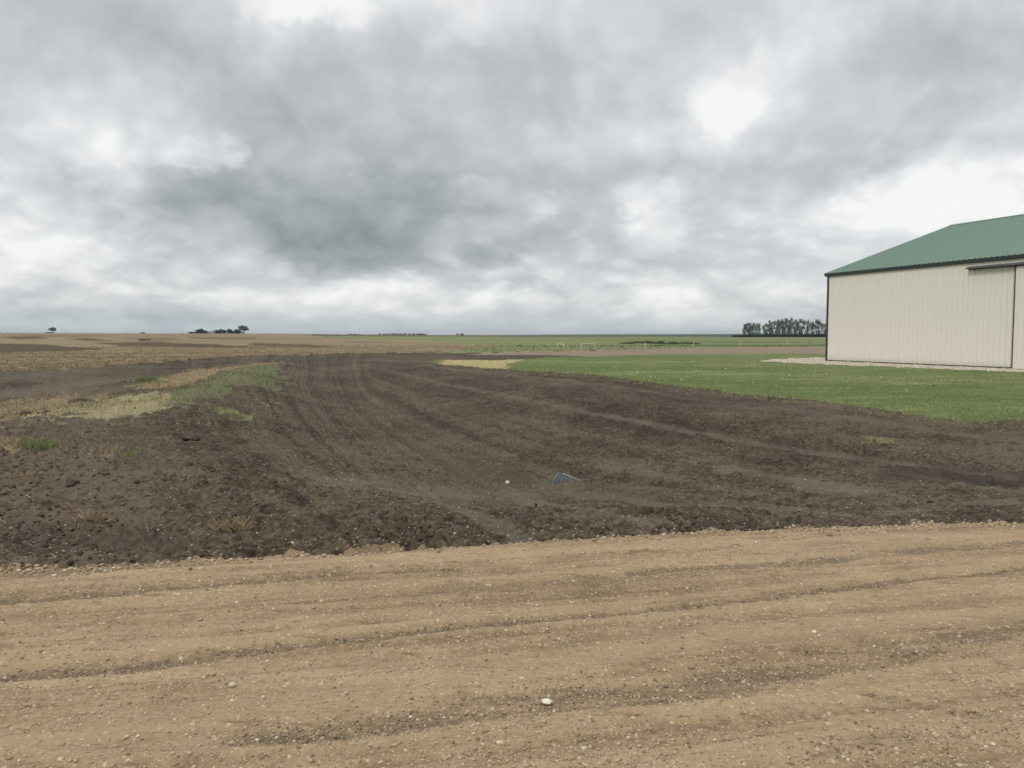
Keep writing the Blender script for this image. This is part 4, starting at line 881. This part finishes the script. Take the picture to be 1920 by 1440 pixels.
def tree_proto(kind):
    """unit tree: height 1, crown width about 1"""
    if kind == 'poplar':                       # upright limbs, crown starts high, sky shows through
        nc = 26; zc = rng.uniform(.24, .95, nc); rr = .42 * np.sqrt(np.maximum(0.05, 1 - ((zc - .62) / .40) ** 2)); th = rng.random(nc) * 6.28
        cen = np.stack([rr * np.cos(th) * rng.random(nc) ** .5, rr * np.sin(th) * rng.random(nc) ** .5, zc], 1); rad = rng.uniform(.11, .20, nc); V_, F_, r_ = leaves(2000, cen, rad, .024, .85); mt = M_leafA
        limbs = [(.0, .0, .95)] + [(c[0], c[1], c[2]) for c in cen[:7]]; tw = .022
    elif kind == 'round':
        nc = 34; v = rng.normal(0, 1, (nc, 3)); v /= np.linalg.norm(v, axis=1)[:, None]; v *= rng.uniform(.45, 1, nc)[:, None]; cen = v * [.40, .40, .36] + [0, 0, .56]; cen[:, 2] = np.maximum(cen[:, 2], .18); cen[:9, 2] = .16
        rad = rng.uniform(.11, .19, nc); V_, F_, r_ = leaves(3600, cen, rad, .036, .85); mt = M_leafB; limbs = [(0, 0, .8)] + [tuple(c) for c in cen[:6]]; tw = .035
    elif kind == 'open':
        nc = 24; v = rng.normal(0, 1, (nc, 3)); v /= np.linalg.norm(v, axis=1)[:, None]; v *= rng.uniform(.5, 1, nc)[:, None]; cen = v * [.42, .42, .30] + [0, 0, .66]
        rad = rng.uniform(.11, .19, nc); V_, F_, r_ = leaves(2700, cen, rad, .032, .8); mt = M_leafA; limbs = [(0, 0, .85)] + [tuple(c) for c in cen[:8]]; tw = .03
    elif kind == 'spruce':
        n = 1800; z = rng.random(n) ** 1.4; rr = .5 * (1 - z) * (.75 + .5 * rng.random(n)) * np.sqrt(rng.random(n)); th = rng.random(n) * 6.28
        cen = np.stack([rr * np.cos(th), rr * np.sin(th), z * .96 + .02 - rr * .12], 1); V_, F_, r_ = leaves(n, cen, np.full(n, .03), .035); mt = M_leafC; limbs = [(0, 0, .95)]; tw = .03
    else:                                       # low shrub
        nc = 22; th = rng.random(nc) * 6.28; rr = .42 * np.sqrt(rng.random(nc)); cen = np.stack([rr * np.cos(th), rr * np.sin(th), .25 + .45 * rng.random(nc) * (1 - rr)], 1)
        V_, F_, r_ = leaves(1300, cen, rng.uniform(.10, .2, nc), .030, 1.2); V_[:, 2] = np.maximum(V_[:, 2], -.02); mt = M_leafD; limbs = [tuple(c) for c in cen[:6]]; tw = .02
    crown = mesh_np('crown', V_, F_, mt, {'rnd': r_}, smooth=False, link=False)
    mb = MB()
    if kind == 'shrub':
        for l in limbs: mb.tube([(0, 0, -.05), (l[0] * .4, l[1] * .4, l[2] * .5), l], [tw, tw * .7, tw * .25], 5)
    else:
        mb.tube([(0, 0, -.03), (.01, 0, .3), (0, .01, .6), limbs[0]], [tw, tw * .8, tw * .55, tw * .15], 7)
        for l in limbs[1:]: mb.tube([(0, 0, max(.12, l[2] - .32)), (l[0] * .5, l[1] * .5, l[2] - .12), l], [tw * .5, tw * .35, tw * .12], 5)
    trunk = bpy.data.meshes.new('trunk'); trunk.from_pydata(mb.v, [], mb.f); trunk.update(); trunk.materials.append(M_bark)
    return crown, trunk
PROTO = {k_: [tree_proto(k_) for _ in range(3)] for k_ in ('poplar', 'round', 'open', 'spruce', 'shrub')}
def tree(kind, name, px, ytop, wpx, dist, label, cat='tree', group=None, ybase=None, sq=1., mat=None):
    p = fpt(px, dist); p.z = float(H(p.x, p.y)) 
    zt = CH + (628 - ytop) / FP * p.y; h_ = max(zt - p.z, .3); w_ = wpx / FP * dist
    cr, tr = PROTO[kind][int(rng.integers(0, 3))]
    o = empty(name, p, label, cat, group, rz=rng.random() * 6.28); o.scale = (w_ / .95, w_ / .95, h_ / .98)
    for nm, me in (('crown', cr), ('trunk', tr)):
        c = bpy.data.objects.new(nm, me); COL.objects.link(c); c.parent = o
    return o
G1 = 'poplars in the shelterbelt beside the shed'
PL = [(1396, 608, 9, 'leftmost poplar of the shelterbelt, low and leaning into its neighbour'), (1403, 605.5, 13, 'tall full poplar second from the left end of the shelterbelt'), (1411, 607, 11, 'poplar third from the left end, in the detached pair'), (1420, 607.5, 10, 'poplar just left of the gap in the shelterbelt'),
      (1435, 607, 11, 'poplar just right of the gap in the shelterbelt'), (1445, 602, 13, 'broad poplar second right of the gap'), (1455.5, 600.5, 9, 'narrow poplar third right of the gap'), (1461, 602, 9, 'narrow poplar fourth right of the gap'), (1469, 598, 12, 'tall dense poplar just left of the tallest one'),
      (1479, 597, 14, 'tallest poplar of the shelterbelt'), (1490, 600, 10, 'narrow poplar just right of the tallest one'), (1500, 599, 15, 'broad thin poplar with sky showing through right of the tallest'), (1512, 601, 9, 'sparse thin poplar fourth from the shed corner'), (1522, 605, 10, 'low poplar third from the shed corner'),
      (1533, 601, 12, 'round topped poplar second from the shed corner'), (1545, 607, 11, 'poplar half hidden by the shed corner')]
for i, (px, yt, w_, lb) in enumerate(PL): tree('poplar', 'poplar_tree', px, yt, w_ * 1.35, 500 + (i % 3) * 6, lb, group=G1)
G2 = 'dark spruces at the foot of the shelterbelt'
for i, px in enumerate(np.arange(1374, 1556, 4.6)):
    yt = np.interp(px, [1374, 1395, 1430, 1556], [627.4, 626.0, 623.8, 623.0]) + rng.uniform(-.6, .5)
    tree('spruce', 'spruce_tree', px, yt, 7.5, 486 + rng.uniform(-3, 3), 'low dark spruce in the row under the tall poplars', group=G2)
G3 = 'trees around the far farmstead'
for (kd, px, yt, w_, lb) in [('round', 360, 622, 12, 'low dark tree at the left end of the farmstead grove'), ('round', 368, 621.6, 9, 'low dark tree second from the left of the farmstead grove'), ('round', 377, 616, 16, 'large dark round tree left of the white farmhouse'), ('round', 386, 618.5, 7, 'small dark tree touching the left side of the farmhouse'),
        ('round', 407, 618, 12, 'dark spreading tree just right of the farmhouse'), ('round', 415, 616.5, 12, 'taller dark tree second right of the farmhouse'), ('round', 422, 618, 8, 'lower dark tree third right of the farmhouse'), ('round', 431, 616, 11, 'dark pointed tree in the middle of the right farm grove'),
        ('round', 437, 620.5, 8, 'low dark bush between two farm grove trees'), ('round', 445, 617, 15, 'broad dark tree left of the tall pale farm tree'), ('open', 457, 610.8, 18, 'tallest pale tree at the right end of the farmstead grove')]:
    tree(kd, 'farm_tree', px, yt, w_ * 1.1, 800, lb, group=G3)
for (px, yt, w_, lb) in [(325.5, 625, 3, 'tiny bush at the far left of the farmstead'), (331, 625.2, 5, 'tiny bush second from the left of the farmstead'), (339, 625, 5, 'low bush under the farmstead masts'), (344, 624, 5, 'upright bush right of the farmstead masts'), (351, 625, 7, 'low bush joining the farmstead grove'), (454, 621, 11, 'dark bush under the tall pale farm tree'), (394, 624, 6, 'dark shrub in front of the farmhouse')]:
    tree('shrub', 'farm_bush', px, yt, w_, 790, lb, 'bush', 'bushes around the far farmstead')
tree('open', 'lone_tree', 100.5, 613.6, 11.5, 700, 'lone leaning tree on the left horizon above a dark bush')
tree('round', 'dark_bush', 96, 622.6, 16, 695, 'wide dark bush under the lone tree on the left horizon', 'bush')
for (kd, px, yt, w_, lb) in [('shrub', 124.5, 625, 8, 'small grey bush right of the lone tree on the left horizon'), ('shrub', 53, 624.6, 8, 'low bush on the horizon, right one of the far left pair'), ('shrub', 40, 624.8, 10, 'low bush on the horizon, left one of the far left pair'), ('round', -2, 622.5, 8, 'dark bush cut by the left border on the horizon'), ('round', 269, 622.8, 9, 'rounded dark bush alone on the horizon left of the farmstead'), ('shrub', 238, 625.6, 12, 'faint low scrub left of the rounded bush on the horizon'),
        ('round', 500, 625.4, 8, 'dark bush, left of the touching pair right of the farmstead'), ('round', 507, 625.2, 8, 'dark bush, right of the touching pair right of the farmstead')]:
    tree(kd, 'horizon_bush', px, yt, w_, 690, lb, 'bush')
for px in (265.5, 272, 278.5): tree('shrub', 'field_bush', px, 634.2 + .4 * (px - 265) / 6, 9, 215, 'low olive bush in the stubble below the rounded horizon bush', 'bush', 'olive bushes in the stubble')
G4 = 'far trees on the middle horizon'
far = [(605, 626.8, 4), (616, 627, 4), (631, 626, 5), (637, 626.8, 4), (650, 626.8, 5), (658, 625, 7), (666, 625.2, 6), (673, 626.2, 6), (680, 626.4, 5), (690, 626.6, 6), (700, 626.4, 5), (712, 625.3, 7), (720, 625.5, 6), (726, 625, 6), (732, 625, 6), (738, 624.5, 6), (744, 624.8, 6), (750, 625, 6), (756, 625.3, 5), (760.5, 624.2, 5), (768, 625.2, 7), (776, 625, 7), (783, 625.3, 6), (788, 624.7, 6), (793, 625, 6), (798, 625.3, 4), (858, 625.3, 6), (867, 625.3, 9)]
for i, (px, yt, w_) in enumerate(far):
    lb = 'tiny bluish tree in the far line on the middle horizon' if px < 800 else ('small far tree, left of the lone pair on the middle horizon' if px < 860 else 'wider far tree, right of the lone pair on the middle horizon')
    tree('round', 'far_tree', px, yt, w_, 1500 if px < 800 else 1400, lb, group=G4 if px < 800 else None)
for i, px in enumerate(np.arange(880, 897, 4.)): tree('shrub', 'far_scrub', px, 627.6, 6, 1300, 'far low brown scrub right of the lone pair of trees', 'bush', 'far scrub on the middle horizon')
G5 = 'dark shrubs in the pasture behind the fence'
for i, px in enumerate(np.concatenate([np.arange(1172, 1312, 7.5), [1180, 1205, 1215, 1240, 1262]])):
    px = px + rng.uniform(-2, 2); yb_ = 646 + rng.uniform(-2.4, .6); d0 = math.hypot(*land(px, yb_)); tree('shrub', 'pasture_shrub', px, yb_ - rng.uniform(4.6, 6.5), 16, d0, 'dark low shrub in the band behind the pasture fence', 'bush', G5)
for (px, yt, w_, d0, lb) in [(1230, 649.5, 10, 112, 'small dark shrub low behind the fence, left of a touching pair'), (1239, 650, 9, 112, 'small dark shrub low behind the fence, right of a touching pair'), (975, 649, 9, 112, 'low dark weed in the pasture left of the small H brace'), (1022, 650, 6, 108, 'small dark weed at the left end of the short fence'), (1128, 651.5, 7, 104, 'small weed right of the large H brace'), (1166, 651, 8, 103, 'small weed by the thin post right of the large H brace')]:
    tree('shrub', 'pasture_shrub', px, yt, w_, d0, lb, 'bush')

# ------------------------------------------------------------------ farmhouse and masts
hp = fpt(395, 800); hp.z = float(H(hp.x, hp.y)); s8 = 800 / FP
fh = empty('farmhouse', hp, 'small white farmhouse with pale roof between dark trees on the horizon', 'house', rz=-.45)
M_wh = paint('white_siding', (.55, .55, .54), .6, .08); M_rf = paint('pale_roof', (.42, .43, .44), .6, .1); M_gl = paint('dark_glass', (.03, .035, .04), .2, .1)
mb = MB(); mb.box((0, 0, 1.25), (8.4, 5, 2.5)); mb.build('wall', M_wh, fh)
mb = MB(); mb.add([(-4.6, -2.9, 2.45), (4.6, -2.9, 2.45), (4.6, 0, 3.7), (-4.6, 0, 3.7), (4.6, 2.9, 2.45), (-4.6, 2.9, 2.45)], [(0, 1, 2, 3), (3, 2, 4, 5), (0, 3, 5), (1, 4, 2)]); mb.build('roof', M_rf, fh)
for xw in (-2.6, 2.6): mb = MB(); mb.box((xw, -2.52, 1.4), (1.1, .06, 1.1)); mb.build('window', M_gl, fh)
mb = MB(); mb.box((0, -2.52, 1.0), (1.0, .06, 2.0)); mb.build('door', M_gl, fh)
M_pk = paint('faded_red', (.42, .25, .22), .6, .1)
for px, yt, lb in ((335.6, 617, 'leftmost thin reddish mast at the farmstead'), (339.4, 618, 'middle thin reddish mast at the farmstead'), (343.5, 617.4, 'rightmost thin reddish mast at the farmstead')):
    p = fpt(px, 800); p.z = float(H(p.x, p.y)); h_ = CH + (628 - yt) / FP * p.y - p.z
    mb = MB(); mb.tube([(0, 0, -.3), (0, 0, h_ * .6), (0, 0, h_)], [.09, .07, .04], 6); mb.box((0, 0, h_ * .9), (.9, .05, .05)); o = mb.build('mast', M_pk); o.location = p; tag(o, lb, 'mast', 'masts at the farmstead')

# ------------------------------------------------------------------ the air
mb = MB(); mb.box((0, 0, 21), (25000, 25000, 52))
m_ = bpy.data.materials.new('haze'); m_.use_nodes = True; q_ = G(m_.node_tree)
pv = q_.node('ShaderNodeVolumePrincipled', {'Color': (.80, .88, .95, 1), 'Density': .00010, 'Anisotropy': .2}); q_.l.new(pv.outputs[0], q_.node('ShaderNodeOutputMaterial').inputs['Volume'])
tag(mb.build('haze', m_), 'thin bluish haze over the far fields', None, None, 'stuff')
